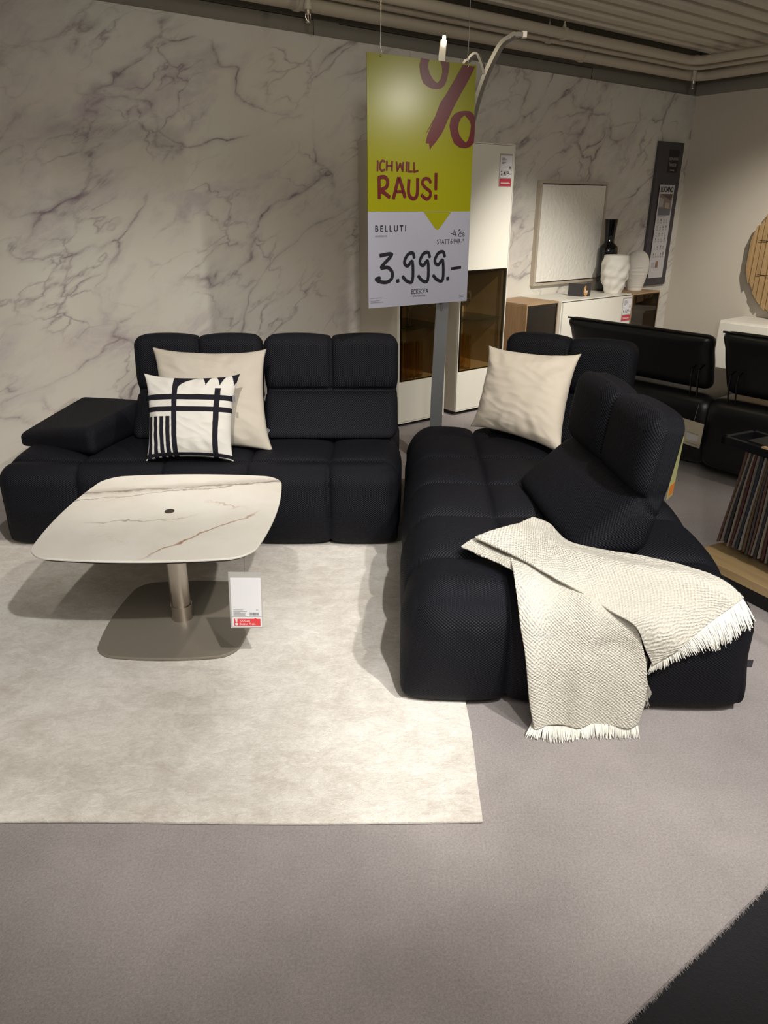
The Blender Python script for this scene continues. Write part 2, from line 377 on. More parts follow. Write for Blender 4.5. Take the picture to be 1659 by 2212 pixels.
FAB = M_fabric(); PAPER = M_marble_paper(); TMAR = M_table_marble(); RUG = M_rug()
CARPET = M_carpet('mauve_grey_carpet', (.17, .142, .138), (.52, .47, .455), 430, 1.0)
AISLE = M_carpet('anthracite_aisle_carpet', (.005, .005, .006), (.011, .011, .013), 300, .4)
OAK = M_wood('oak_veneer', (.23, .135, .062), (.36, .225, .115), 'Z'); OAKX = M_wood('oak_top', (.30, .185, .09), (.43, .285, .155), 'X')
OAKB = M_wood('oak_board', (.26, .175, .08), (.39, .275, .14), 'X', .8)
LINEN = M_linen('beige_linen', (.36, .33, .28), (.43, .395, .34)); CREAM = M_linen('cream_linen', (.63, .57, .48), (.72, .66, .57)); COT = M_linen('off_white_cotton', (.44, .43, .40), (.50, .49, .46), bs=.15)
COTB = M_linen('black_print_cotton', (.006, .006, .010), (.010, .010, .015), bs=.15)
WAF = M_waffle(); FRI = plain('cream_yarn', (.72, .705, .645), .95, spec=.1)
SMOKE = M_smoked(col=(.86, .79, .66)); RELIEF = M_relief(); LEATH = M_leather()
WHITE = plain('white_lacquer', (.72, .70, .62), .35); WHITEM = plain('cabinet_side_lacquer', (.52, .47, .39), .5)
CHROME = plain('brushed_steel', (.55, .50, .44), .30, 1); TAUPE = plain('taupe_powder_coat', (.23, .205, .165), .42, .25)
BLK = plain('black_paint', (.006, .006, .007), .35); BLKG = plain('black_gloss_glaze', (.004, .004, .005), .06)
PLASTER = plain('beige_wall_paint', (.52, .475, .40), .85, spec=.2); DKGREY = plain('dark_grey_panel', (.20, .187, .155), .7)
PIPE = plain('pale_pipe_paint', (.42, .375, .30), .5); DECK = plain('galvanised_deck', (.55, .51, .43), .5)
YEL = plain('dimmed_yellow_card', (.195, .192, .001), .2, spec=.28); PAP = plain('dimmed_white_card', (.25, .255, .305), .26); RED = plain('dark_red_print', (.085, .006, .008), .25, spec=.28)  # yellow and white card colours darkened to stand in for dim light
INK = plain('black_print', (.009, .009, .012), .6, spec=.2); INKG = plain('grey_print', (.16, .16, .18), .6)
TAGW = plain('white_paper', (.72, .72, .74), .5); TAGR = plain('red_paper', (.70, .05, .055), .5); PLAS = M_smoked('clear_plastic_sleeve', (.80, .79, .77), .12)
GREYM = plain('grey_satin_metal', (.15, .155, .16), .45, .35); WIRE = plain('steel_wire', (.6, .58, .55), .3, 1)
CER = M_knit_white(); BOARD = plain('slate_grey_board', (.050, .045, .052), .55)
DATA = json.loads('''{"A":[[[0.544,2.419,0.495],[0.496,2.384,0.495],[0.449,2.351,0.495],[0.403,2.319,0.495],[0.358,2.286,0.495],[0.314,2.255,0.495]],[[0.595,2.364,0.495],[0.556,2.312,0.495],[0.517,2.261,0.495],[0.481,2.213,0.495],[0.445,2.165,0.495],[0.411,2.119,0.495]],[[0.63,2.225,0.495],[0.601,2.175,0.495],[0.573,2.126,0.495],[0.546,2.08,0.495],[0.521,2.04,0.493],[0.499,2.01,0.486]],[[0.741,2.156,0.495],[0.706,2.093,0.495],[0.674,2.036,0.493],[0.649,1.997,0.483],[0.627,1.968,0.469],[0.608,1.946,0.451]],[[0.861,2.103,0.495],[0.813,2.029,0.493],[0.777,1.982,0.48],[0.746,1.95,0.46],[0.719,1.926,0.435],[0.694,1.906,0.409]],[[0.969,2.031,0.494],[0.916,1.98,0.482],[0.872,1.945,0.461],[0.832,1.921,0.435],[0.795,1.902,0.407],[0.761,1.889,0.375]],[[1.048,1.971,0.481],[0.989,1.933,0.456],[0.937,1.907,0.425],[0.888,1.889,0.389],[0.843,1.878,0.349],[0.803,1.878,0.302]],[[1.095,1.925,0.446],[1.033,1.898,0.418],[0.978,1.882,0.383],[0.927,1.875,0.342],[0.879,1.874,0.297],[0.831,1.876,0.249]]],"B":[[[0.416,2.145,0.487],[0.47,2.096,0.487],[0.522,2.05,0.486],[0.575,2.016,0.481],[0.63,1.99,0.471],[0.684,1.967,0.46]],[[0.407,2.01,0.476],[0.476,1.981,0.463],[0.546,1.957,0.447],[0.615,1.935,0.431],[0.684,1.918,0.412],[0.755,1.905,0.391]],[[0.411,1.934,0.417],[0.485,1.922,0.403],[0.559,1.911,0.39],[0.634,1.903,0.374],[0.708,1.895,0.359],[0.783,1.888,0.342]],[[0.423,1.903,0.336],[0.498,1.899,0.328],[0.572,1.895,0.321],[0.647,1.893,0.312],[0.722,1.89,0.304],[0.796,1.886,0.297]],[[0.437,1.88,0.25],[0.511,1.88,0.246],[0.585,1.88,0.243],[0.66,1.88,0.239],[0.734,1.88,0.236],[0.809,1.88,0.233]],[[0.455,1.876,0.13],[0.528,1.876,0.13],[0.6,1.876,0.13],[0.673,1.876,0.13],[0.745,1.876,0.13],[0.818,1.876,0.13]],[[0.478,1.872,0.021],[0.544,1.872,0.023],[0.61,1.872,0.025],[0.676,1.872,0.028],[0.742,1.872,0.03],[0.808,1.872,0.032]]],"D":[[[0.264,2.226,0.477],[0.281,2.206,0.477],[0.298,2.186,0.477],[0.314,2.165,0.477]],[[0.323,2.29,0.477],[0.34,2.224,0.477],[0.356,2.162,0.477],[0.372,2.104,0.477]],[[0.383,2.236,0.477],[0.396,2.171,0.477],[0.407,2.106,0.477],[0.419,2.048,0.476]],[[0.441,2.201,0.477],[0.451,2.136,0.477],[0.46,2.075,0.477],[0.471,2.026,0.472]]],"C":[[[0.767,1.896,0.315],[0.794,1.894,0.287],[0.821,1.893,0.258]],[[0.783,1.894,0.223],[0.806,1.895,0.209],[0.828,1.895,0.196]],[[0.808,1.925,0.108],[0.831,1.919,0.116],[0.854,1.915,0.123]]],"FR":[[[[0.83,1.874,0.254],[0.881,1.872,0.306],[0.944,1.872,0.352],[1.005,1.882,0.391],[1.094,1.927,0.45]],[[0.826,1.873,0.216],[0.903,1.869,0.266],[0.978,1.866,0.31],[1.031,1.864,0.325],[1.126,1.89,0.386]]],[[[0.477,1.87,0.026],[0.553,1.87,0.011],[0.641,1.87,0.026],[0.729,1.87,0.037],[0.807,1.87,0.041]],[[0.45,1.828,0.006],[0.546,1.804,0.006],[0.634,1.823,0.006],[0.722,1.823,0.006],[0.806,1.828,0.006]]],[[[0.806,1.914,0.119],[0.832,1.917,0.114],[0.849,1.906,0.133]],[[0.841,1.96,0.029],[0.87,1.954,0.03],[0.905,1.979,0.029]]]],"polys":{"ringtop":[[0.2792,-0.002],[0.272,0.026],[0.2765,0.056],[0.2859,0.079],[0.2967,0.095],[0.3187,0.106],[0.3397,0.112],[0.3658,0.114],[0.3927,0.109],[0.4116,0.096],[0.4241,0.075],[0.4313,0.047],[0.4372,0.019],[0.4358,0.002],[0.3855,-0.0],[0.395,0.019],[0.3986,0.043],[0.3891,0.072],[0.3717,0.089],[0.3478,0.076],[0.3295,0.055],[0.3187,0.031],[0.3209,0.013],[0.3267,-0.0]],"slash":[[0.5143,0.005],[0.5826,0.007],[0.5768,0.02],[0.5521,0.06],[0.5094,0.12],[0.4713,0.176],[0.4416,0.226],[0.4161,0.273],[0.4039,0.293],[0.3739,0.327],[0.3478,0.351],[0.3389,0.363],[0.3331,0.337],[0.3142,0.336],[0.3236,0.3],[0.3447,0.263],[0.3658,0.221],[0.3922,0.165],[0.4197,0.135],[0.4452,0.099],[0.4699,0.066],[0.5004,0.026]],"s1":[[0.5113,0.005],[0.5143,0.005],[0.491,0.036],[0.4632,0.09],[0.4605,0.088],[0.4852,0.043]],"s2":[[0.3658,0.222],[0.3636,0.234],[0.3317,0.277],[0.3114,0.302],[0.3236,0.281]],"ro":[[0.531,0.191],[0.5637,0.19],[0.5835,0.199],[0.5965,0.215],[0.5987,0.278],[0.5965,0.322],[0.5776,0.341],[0.5493,0.349],[0.5121,0.348],[0.478,0.331],[0.4583,0.297],[0.4475,0.258],[0.4547,0.226],[0.4771,0.205],[0.5041,0.195]],"ri":[[0.5346,0.209],[0.5143,0.222],[0.5018,0.243],[0.4977,0.269],[0.5085,0.295],[0.5288,0.314],[0.5485,0.325],[0.5615,0.31],[0.5718,0.279],[0.574,0.249],[0.566,0.233],[0.5516,0.221]],"arrow":[[0.3106,0.632],[0.4758,0.632],[0.4053,0.708],[0.3986,0.712],[0.3914,0.713],[0.3842,0.709],[0.3775,0.704]]},"red":[[[[0.053,0.415],[0.0516,0.46]],0.0094],[[[0.0916,0.42],[0.0777,0.416],[0.0669,0.428],[0.0647,0.447],[0.0741,0.457],[0.0916,0.453]],0.0094],[[[0.1019,0.416],[0.101,0.457]],0.0094],[[[0.1302,0.416],[0.1288,0.458]],0.0094],[[[0.101,0.437],[0.1302,0.435]],0.0094],[[[0.1535,0.417],[0.1585,0.457],[0.1746,0.425],[0.1876,0.457],[0.1912,0.418]],0.0094],[[[0.2096,0.416],[0.2087,0.459]],0.0094],[[[0.2226,0.417],[0.2204,0.458],[0.2437,0.457]],0.0094],[[[0.2518,0.417],[0.2518,0.459],[0.2756,0.453]],0.0094],[[[0.0597,0.489],[0.0611,0.575]],0.0173],[[[0.0539,0.489],[0.0858,0.483],[0.1055,0.498],[0.0996,0.525],[0.0683,0.54],[0.0894,0.551],[0.1185,0.569]],0.0173],[[[0.1665,0.482],[0.1535,0.524],[0.1374,0.576]],0.0173],[[[0.1679,0.482],[0.1863,0.524],[0.2029,0.57]],0.0173],[[[0.149,0.545],[0.1907,0.543]],0.0138],[[[0.224,0.49],[0.2218,0.547],[0.237,0.57],[0.259,0.572],[0.272,0.549],[0.272,0.485]],0.0173],[[[0.347,0.503],[0.3361,0.488],[0.3092,0.488],[0.2998,0.507],[0.3209,0.527],[0.3456,0.542],[0.3456,0.563],[0.3245,0.575],[0.294,0.556]],0.0155],[[[0.3775,0.46],[0.3783,0.535]],0.0173],[[[0.3789,0.554],[0.3797,0.577]],0.0173]],"blk":[[[[0.0611,0.824],[0.1302,0.82],[0.0713,0.876],[0.1077,0.878],[0.1338,0.903],[0.1288,0.932],[0.101,0.946],[0.0655,0.942],[0.0422,0.93],[0.0647,0.925]],0.0173],[[[0.1638,0.934],[0.1665,0.951]],0.0188],[[[0.2603,0.841],[0.2509,0.817],[0.224,0.822],[0.2051,0.848],[0.2051,0.866],[0.2226,0.876],[0.2495,0.857],[0.2509,0.946],[0.2182,0.946],[0.1921,0.922]],0.0165],[[[0.3528,0.841],[0.342,0.817],[0.3142,0.822],[0.2953,0.849],[0.2962,0.867],[0.3142,0.877],[0.3411,0.858],[0.3434,0.947],[0.3106,0.948],[0.2837,0.923]],0.0165],[[[0.4438,0.841],[0.4336,0.817],[0.4044,0.821],[0.3855,0.848],[0.3864,0.867],[0.4053,0.877],[0.4322,0.857],[0.4358,0.948],[0.4022,0.949],[0.3739,0.924]],0.0165],[[[0.4655,0.937],[0.4677,0.954]],0.0181],[[[0.4852,0.899],[0.5485,0.894]],0.0141],[[[0.4758,0.733],[0.4874,0.732]],0.0035],[[[0.4991,0.713],[0.4924,0.737],[0.513,0.736]],0.0035],[[[0.5063,0.722],[0.5041,0.745]],0.0035],[[[0.5215,0.722],[0.531,0.713],[0.5354,0.725],[0.5215,0.744],[0.5404,0.746]],0.0039]]}''')

# ================================================================ the setting
def struct(mb, name, mat, loc=(0, 0, 0), rz=0, **k):
    o = mb.build(name, mat, **k); o.location = loc; o.rotation_euler = (0, 0, rz); o['kind'] = 'structure'; return o
E0 = Vector((.952, 1.283)); ED = Vector((.812, .584))
a_, b_ = E0-ED*3.2, E0+ED*6
m = MB(); m.poly([(a_.x, a_.y), (b_.x, b_.y), (9, 7), (9, 12), (-6, 12), (-6, a_.y)], -.008, 0)
struct(m, 'floor', CARPET)
struct(MB().box(-7, 10, -5, 13, -.05, -.009), 'floor', AISLE)
struct(MB().box(-3.5, CORNER_S, 0, .12, 0, 2.575), 'wall_back', PAPER, wp(0, 0), YAW)
m = MB().box(-3.5, CORNER_S+.12, .015, .12, 2.575, 3.2); struct(m, 'trim_1', DKGREY, wp(0, 0), YAW)
m = MB()
for s0, s1 in ((-.6, 2.35), (2.55, 5.2)):
    m.box(s0, s1, .012, .0149, 2.66, 2.664); m.box(s1-.004, s1, .012, .0149, 2.575, 2.664)
struct(m, 'trim_2', BLK, wp(0, 0), YAW)
struct(MB().box(0, 6, 0, .12, 0, 2.575), 'wall_right', PLASTER, wp(CORNER_S, 0), YAWR)
struct(MB().box(0, 6, -.03, .12, 2.575, 3.2), 'trim_3', DKGREY, wp(CORNER_S, 0), YAWR)
struct(MB().box(-3.5, CORNER_S+.12, -8, .12, 3.2, 3.3), 'ceiling', DKGREY, wp(0, 0), YAW)
m = MB()                                        # trapezoid deck, ribs parallel to the marble wall
prof = []; y = -.55; k = 0
while y > -6.5:
    prof += [(y, 2.78), (y-.075, 2.78), (y-.095, 2.825), (y-.155, 2.825)]; y -= .175
V = []; F = []
for (yy, zz) in prof: V += [(-3.4, yy, zz), (CORNER_S-.005, yy, zz)]
for i in range(len(prof)-1): F.append((2*i, 2*i+1, 2*i+3, 2*i+2))
m.add(V, F); m.box(-3.4, CORNER_S-.005, -.56, -.55, 2.78, 3.2)
struct(m, 'ceiling', DECK, wp(0, 0), YAW)
# frayed cut edge of the carpet
m = MB()
for i in range(1500):
    t = random.uniform(-.7, 1.6); p = E0+ED*t; n = Vector((ED.y, -ED.x)); l = random.uniform(.002, .011); w = random.uniform(.0006, .0018)
    d = (n*l)+ED*random.uniform(-.006, .006); q = p-n*.002
    m.add([(q.x-ED.x*w, q.y-ED.y*w, .001), (q.x+ED.x*w, q.y+ED.y*w, .001), (q.x+d.x, q.y+d.y, -.006), (q.x, q.y, .004)], [(0, 1, 2), (0, 2, 3), (1, 3, 2)])
o = m.build('carpet_fray', CARPET); tag(o, 'frayed cut edge of the mauve grey carpet along the dark aisle', 'carpet edge', kind='stuff')

# pipes under the roof
def pipe(d, z, r, s_end, label):
    e = empty('ceiling_pipe', wp(-3.3, d, z), YAW); tag(e, label, 'pipe')
    L = s_end+3.3; el = max(.12, r*2.2)
    path = [(0, 0, 0), (L-el, 0, 0)]+[(L-el+el*math.sin(a), -(el-el*math.cos(a)), 0) for a in [rad(x) for x in (15, 30, 45, 60, 75, 90)]]+[(L, -5, 0)]
    MB().tube(path, r, 20).build('pipe_run', PIPE, e, smooth=True)
    for sx in ((1.9, 5.35, 8.0) if r > .05 else (4.8, 7.4)):
        c = MB(); c.tube([(sx, 0, 0), (sx+.03, 0, 0)], r+.008, 20); c.tube([(sx+.015, 0, r), (sx+.015, 0, r+.02)], .012, 8)
        c.tube([(sx+.015, 0, r), (sx+.015, 0, 3.2-z)], .005, 8); c.build('clamp', PIPE, e, smooth=True)
    return e
pipe(.25, 2.688, .056, 6.40, 'thick pale pipe under the ceiling, lowest of the three')
pipe(.42, 2.70, .030, 6.08, 'thin pale pipe in the middle of the three under the ceiling')
pipe(.56, 2.704, .034, 5.84, 'pale pipe nearest the corrugated deck, topmost of the three')
def sprinkler(s, d, zb, ztop, label):
    e = empty('sprinkler', wp(s, d, zb), YAW); tag(e, label, 'sprinkler', 'sprinkler heads on the pipes')
    MB().tube([(0, 0, .07), (0, 0, ztop-zb)], .020, 12).tube([(0, 0, .065), (0, 0, .095)], .026, 12).build('stub_pipe', PIPE, e, smooth=True)
    b = MB().tube([(0, 0, .045), (0, 0, .07)], .018, 12).tube([(-.014, 0, .05), (-.017, 0, .028), (-.004, 0, .008)], .003, 6).tube([(.014, 0, .05), (.017, 0, .028), (.004, 0, .008)], .003, 6).tube([(0, 0, .004), (0, 0, .007)], .015, 12).tube([(0, 0, .008), (0, 0, .05)], .004, 6)
    b.build('sprinkler_head', CHROME, e, smooth=True)
sprinkler(6.08, .42, 2.53, 2.79, 'sprinkler head on a stub by the bend of the pipes in the corner')
sprinkler(2.02, .44, 2.53, 2.72, 'small sprinkler head under the pipes high above the patterned cushion')

# ================================================================ rug
def rug():
    h = (1.46, .9025, .007)
    def df(Q, N):
        n = np.array([noise.noise(Vector((q[0]*2.2, q[1]*2.2, 0))) for q in Q])
        Q = Q.copy(); top = np.clip(N[:, 2], 0, 1); Q[:, 2] += top*n*.002
        e = np.abs(Q[:, 0]) > h[0]-.03; Q[:, 0] += np.sin(Q[:, 1]*9)*.004*e
        Q[:, 1] += np.sin(Q[:, 0]*5)*.004
        return Q
    V, F = soft_box(h, .006, .03, df)
    o = mesh('area_rug', V, F, RUG, smooth=True); o.location = (-1.185, 2.378, .0072)
    tag(o, 'cream short pile rug lying under the marble topped table', 'rug')
rug()

# ================================================================ corner sofa
def sofa_seat(name, x0, x1, y0, y1, cols, rows, parent, tuck=.075, A=.030, r=.10):
    z0, z1 = .018, .455
    c = np.array([(x0+x1)/2, (y0+y1)/2, (z0+z1)/2]); h = (np.array([x1-x0, y1-y0, z1-z0]))/2
    def df(Q, N):
        W = Q+c; nz = np.abs(N[:, 2]); cf = panels(W[:, 0], cols); rf = panels(W[:, 1], rows)
        nx = np.abs(N[:, 0])
        # on the sides the column seams do not exist, on the front the row seams do not
        wx = np.clip((nx-.35)/.5, 0, 1); wx = wx*wx*(3-2*wx); f = (nz*cf*rf)+(1-nz)*(rf*wx+np.maximum(cf, wx)*(1-wx))
        gx = sum(np.exp(-((W[:, 0]-q)/.006)**2) for q in cols[1:-1]); gy = sum(np.exp(-((W[:, 1]-q)/.006)**2) for q in rows[1:-1])
        grv = np.clip(nz*np.maximum(gx, gy)+(1-nz)*(gy*wx+gx*(1-wx)), 0, 1)
        W = W+N*((f-.8)*A-grv*.011)[:, None]
        t = np.clip((.24-W[:, 2])/.24, 0, 1)**1.6
        fr = np.clip((c[1]-W[:, 1])/h[1], 0, 1)**4
        W[:, 1] += tuck*t*fr
        sx = (W[:, 0]-c[0])/h[0]; W[:, 0] -= np.sign(sx)*np.abs(sx)**8*.012*t
        # soft sag of the seat surface
        W[:, 2] -= .006*nz*(1-((W[:, 1]-c[1])/h[1])**2)*(W[:, 2] > .3)
        return W
    V, F = soft_box(h, r, .0105, df, rb=.035)
    o = mesh(name, V, F, FAB, parent, smooth=True); box_uv(o); o.location = Vector((0, 0, 0))-Vector(parent.location); return o
def backrest(parent, loc, rz, w=.69, hgt=.49, puff=1.0, taper=0):
    h = (w/2, .105, hgt/2); zc = .215
    def df(Q, N):
        P = Q.copy(); z = P[:, 2]+hgt/2; fy = np.clip(-N[:, 1], 0, 1); tp = np.clip(N[:, 2], 0, 1); up = 1/(1+np.exp(-(z-zc)/.004))
        half = panels(P[:, 0], [-w/2-.03, 0, w/2+.03], 8, .25)
        f_up = half*(1-np.abs(2*np.clip((z-zc)/(hgt-zc+.04), 0, 1)-1)**5)
        f_lo = (1-np.abs(P[:, 0]/(w/2))**8)*(1-np.abs(2*np.clip(z/zc, 0, 1)-1)**5)
        add = f_up*up*.024*puff*np.maximum(fy, .0)+f_lo*(1-up)*.016*fy+tp*up*(panels(P[:, 0], [-w/2-.01, 0, w/2+.01], 3, .5)-.75)*.016
        t = (P[:, 1]/.105+1)/2
        fr = np.where(z < zc, 1.09*z, 1.09*zc+.14*(z-zc)); bk = .285+.20*z-.02*np.clip((z-zc)/.27, 0, 1)
        P[:, 1] = fr+(bk-fr)*t
        P = P+N*add[:, None]
        P[:, 1] += np.exp(-((z-zc)/.006)**2)*.020*fy
        P[:, 0] -= np.sign(N[:, 0])*np.abs(N[:, 0])*np.exp(-((z-(zc-.075*t))/.007)**2)*.012
        gs = np.exp(-(P[:, 0]/.006)**2)*.014*up*np.maximum(fy, tp); P -= N*gs[:, None]
        P[:, 0] *= 1-.018*np.exp(-((z-zc)/.03)**2)+taper*z
        P[:, 2] += hgt/2
        return P
    V, F = soft_box(h, .05, .0095, df)
    o = mesh('backrest', V, F, FAB, parent, smooth=True); box_uv(o); o.location = Vector(loc)-Vector(parent.location); o.rotation_euler = (0, 0, rz); return o
SL = empty('sofa_section', (-.88, 3.6, 0)); tag(SL, 'long black sofa section against the marble wall behind the low table', 'sofa')
sofa_seat('seat', -1.845, .084, 3.14, 4.16, [-1.845, -1.45, -1.05, -.65, -.262, .084], [1.8, 3.285, 3.72, 4.6], SL)
backrest(SL, (-.972, 3.525, .450), 0, w=.665); backrest(SL, (-.278, 3.525, .450), 0, w=.70)
def arm():
    PL = [((-1.885, 3.56), .410, .480), ((-1.40, 3.30), .440, .585), ((-1.26, 3.78), .452, .612), ((-1.63, 3.85), .470, .618)]
    def df(Q, N):
        u = (Q[:, 0]/.30+1)/2; v = (Q[:, 1]/.25+1)/2; w = (Q[:, 2]/.075+1)/2
        ws = [(1-u)*(1-v), u*(1-v), u*v, (1-u)*v]
        X = sum(a*p[0][0] for a, p in zip(ws, PL)); Yy = sum(a*p[0][1] for a, p in zip(ws, PL)); zb = sum(a*p[1] for a, p in zip(ws, PL)); zt = sum(a*p[2] for a, p in zip(ws, PL))
        bul = np.sin(np.clip(u, 0, 1)*PI)*np.sin(np.clip(v, 0, 1)*PI)*.012
        return np.stack([X, Yy, zb+(zt-zb)*w+bul*(w > .4)], 1)
    V, F = soft_box((.30, .25, .075), .045, .012, df)
    o = mesh('armrest', V, F, FAB, SL, smooth=True); box_uv(o); o.location = -Vector(SL.location)
arm()
SR = empty('sofa_section', (.63, 2.9, 0)); tag(SR, 'deep black chaise section reaching towards the viewer under the waffle throw', 'sofa')
sofa_seat('seat', .088, 1.236, 1.915, 3.89, [.088, .445, .83, 1.236], [.9, 2.235, 2.60, 2.965, 3.32, 3.655, 4.1], SR, r=.145, tuck=.055)
backrest(SR, (.600, 2.555, .448), rad(-82.5), w=.75, puff=1.6)
backrest(SR, (.775, 3.51, .448), rad(-30.1), w=.68)
MB().box(0, .03, 0, .003, 0, .028).build('fabric_label', plain('dark_label', (.03, .03, .035), .6), SR).location = Vector((1.226, 2.02, .15))-SR.location

SR.rotation_euler = (0, 0, rad(-2.5))

# ================================================================ cushions
def cushion(name, corners, T, mat, label, N_=84, group=None, mats=None, face_fn=None, seed=0, pinch=.07, wr=.006, ear=0.05):
    """corners: top left, top right, bottom right, bottom left (world)"""
    TL, TR, BR, BL = [Vector(c) for c in corners]; C0 = (TL+TR+BR+BL)/4
    nrm = (TR-TL).cross(TL-BL).normalized()
    if nrm.y > 0: nrm = -nrm
    V = []; F = []; mi = []
    n = N_
    def prof(u, v):
        a = max(0, 1-abs(u)**2.6)*max(0, 1-abs(v)**2.6); return a**.52
    for side in (1, -1):
        for j in range(n+1):
            for i in range(n+1):
                u = 2*i/n-1; v = 2*j/n-1
                uu = u*(1-pinch*(1-v*v)*abs(u)**3+ear*(u*u*v*v)**3); vv = v*(1-pinch*(1-u*u)*abs(v)**3+ear*(u*u*v*v)**3)
                a, b = (uu+1)/2, (vv+1)/2
                p = BL*(1-a)*(1-b)+BR*a*(1-b)+TR*a*b+TL*(1-a)*b
                r = math.hypot(u, v); ew = min(1, max(0, r-.45)*1.8)
                w = noise.noise(Vector((u*3+seed, v*3, side)))*wr+noise.noise(Vector((math.atan2(v, u)*4.5+seed, r*1.3, side*3)))*wr*1.7*ew
                w += abs(noise.noise(Vector((u*2.2+seed*2, v*5.5+u, side*2))))*-wr*1.2
                pr = prof(u, v)
                p = p+nrm*side*(T/2*pr+w*min(1, pr*2.2)*(1 if pr > 0 else 0))
                V.append(p-C0)
        off = 0 if side == 1 else (n+1)**2
        for j in range(n):
            for i in range(n):
                q = (off+j*(n+1)+i, off+j*(n+1)+i+1, off+(j+1)*(n+1)+i+1, off+(j+1)*(n+1)+i)
                F.append(q if side == 1 else q[::-1]); mi.append(face_fn((i+.5)/n, (j+.5)/n) if (face_fn and side == 1) else 0)
    me = bpy.data.meshes.new(name); me.from_pydata([tuple(v) for v in V], [], F)
    W_, H_ = (TR-TL).length, (TL-BL).length
    set_uv(me, lambda k: (((k % (n+1)**2) % (n+1))/n*W_/.45, ((k % (n+1)**2)//(n+1))/n*H_/.45))
    for p, q in zip(me.polygons, mi): p.material_index = q
    o = link(name, me, mats or mat, None, True); o.location = C0
    bm = bmesh.new(); bm.from_mesh(me); bmesh.ops.remove_doubles(bm, verts=bm.verts, dist=.0004); bmesh.ops.recalc_face_normals(bm, faces=bm.faces); bm.to_mesh(me); bm.free(); me.shade_smooth()
    tag(o, label, 'cushion', group); return o, nrm
c1, n1 = cushion('cushion', [(-1.155, 3.655, .896), (-.600, 3.63, .890), (-.560, 3.40, .448), (-1.12, 3.42, .452)], .15, LINEN, 'large plain beige linen cushion behind the black and white patterned cushion', seed=1.3, wr=.005)
t_ = MB().box(-.011, .011, -.002, .002, -.016, .016).build('label_tab', INKG, c1); t_.location = (.268, -.035, -.150); t_.rotation_euler = (0, rad(-55), 0)
def pattern(u, v):
    v = 1-v                          # v grows downwards now
    def r(a, b, c, d): return a <= u <= b and c <= v <= d
    black = r(0, 1, .25, .315) or r(0, 1, .395, .455) or r(.325, .385, .0, 1) or r(.79, .855, .165, 1) or r(.0, 1, .945, .985)
    if .385 <= u < .60 and v < .17*(1-((u-.385)/.215)**.6): black = True
    for c in (.685, .835, .985):
        if v < .14 and abs(u-c) < .052*(1-v/.14)**1.4: black = True
    if v > .51:
        for a in (.02, .10, .18, .255):
            if a <= u <= a+.048: black = True
    if .385 < u < .79 and .455 < v < .945: black = False
    return 1 if black else 0
c2, n2 = cushion('cushion', [(-1.135, 3.415, .815), (-.695, 3.40, .815), (-.72, 3.235, .452), (-1.12, 3.24, .452)], .13, None, 'small off white cushion with black stripes and grid print', mats=[COT, COTB], face_fn=pattern, N_=200, seed=4.2, wr=.004)
t_ = MB().box(-.006, .006, -.002, .002, -.016, .016).build('label_tab', INKG, c2); t_.location = (.212, .0, .09); t_.rotation_euler = (0, 0, 0)
c3, n3 = cushion('cushion', [(.572, 3.92, .858), (.985, 3.66, .862), (.845, 3.30, .468), (.478, 3.76, .470)], .17, CREAM, 'plain cream cushion leaning on the backrest of the chaise section', seed=8.8, wr=.007)
t_ = MB().box(-.010, .010, -.002, .002, -.016, .016).build('label_tab', INKG, c3); t_.location = (.115, -.20, -.165); t_.rotation_euler = (0, rad(35), rad(-30))

# ================================================================ throw
def cloth(G, n, parent, name, fold=0, seed=0, thick=.006, edge=.0):
    G = [[Vector(p) for p in r] for r in G]
    rows = [catmull(r, n) for r in G]; cols = list(zip(*rows)); fine = [catmull(c, n) for c in cols]
    nu, nv = len(fine), len(fine[0]); P = [[fine[i][j] for i in range(nu)] for j in range(nv)]
    UL = [0]; 
    for i in range(1, nu): UL.append(UL[-1]+(P[nv//2][i]-P[nv//2][i-1]).length)
    VL = [0]
    for j in range(1, nv): VL.append(VL[-1]+(P[j][nu//2]-P[j-1][nu//2]).length)
    V = []
    for j in range(nv):
        for i in range(nu):
            a = P[min(j+1, nv-1)][i]-P[max(j-1, 0)][i]; b = P[j][min(i+1, nu-1)]-P[j][max(i-1, 0)]
            nn = b.cross(a)
            if nn.length < 1e-9: nn = Vector((0, 0, 1))
            nn.normalize()
            if nn.y > .2 or nn.z < -.2: nn = -nn
            u, v = UL[i], VL[j]
            w = abs(noise.noise(Vector((u*5+seed, v*2.2, seed))))*.020*fold+(.5+.5*math.sin(u*34+v*3+seed*3+2.2*noise.noise(Vector((v*2.5, u*2, seed)))))**2*.026*fold*min(1, v*5)
            w += .0016*noise.noise(Vector((u*60, v*60, seed)))
            V.append(P[j][i]+nn*(w+.003))
    F = [(j*nu+i, j*nu+i+1, (j+1)*nu+i+1, (j+1)*nu+i) for j in range(nv-1) for i in range(nu-1)]
    c = Vector(parent.location)
    o = mesh(name, [v-c for v in V], F, WAF, parent, True)
    set_uv(o.data, lambda k: (UL[k % nu], VL[k//nu]))
    s = o.modifiers.new('solid', 'SOLIDIFY'); s.thickness = thick; s.offset = 0
    return o
TH = empty('waffle_throw', (.7, 1.95, .46)); tag(TH, 'cream waffle knit throw with fringed ends draped over the chaise corner', 'throw blanket')
cloth(DATA['B'], 14, TH, 'lower_fold', fold=1.0, seed=2.1, thick=.007)
cloth(DATA['A'], 14, TH, 'upper_fold', fold=.55, seed=5.5, thick=.009)
cloth(DATA['D'], 8, TH, 'turned_corner', fold=.4, seed=1.1)
cloth(DATA['C'], 8, TH, 'back_fold', fold=.2, seed=3.1)
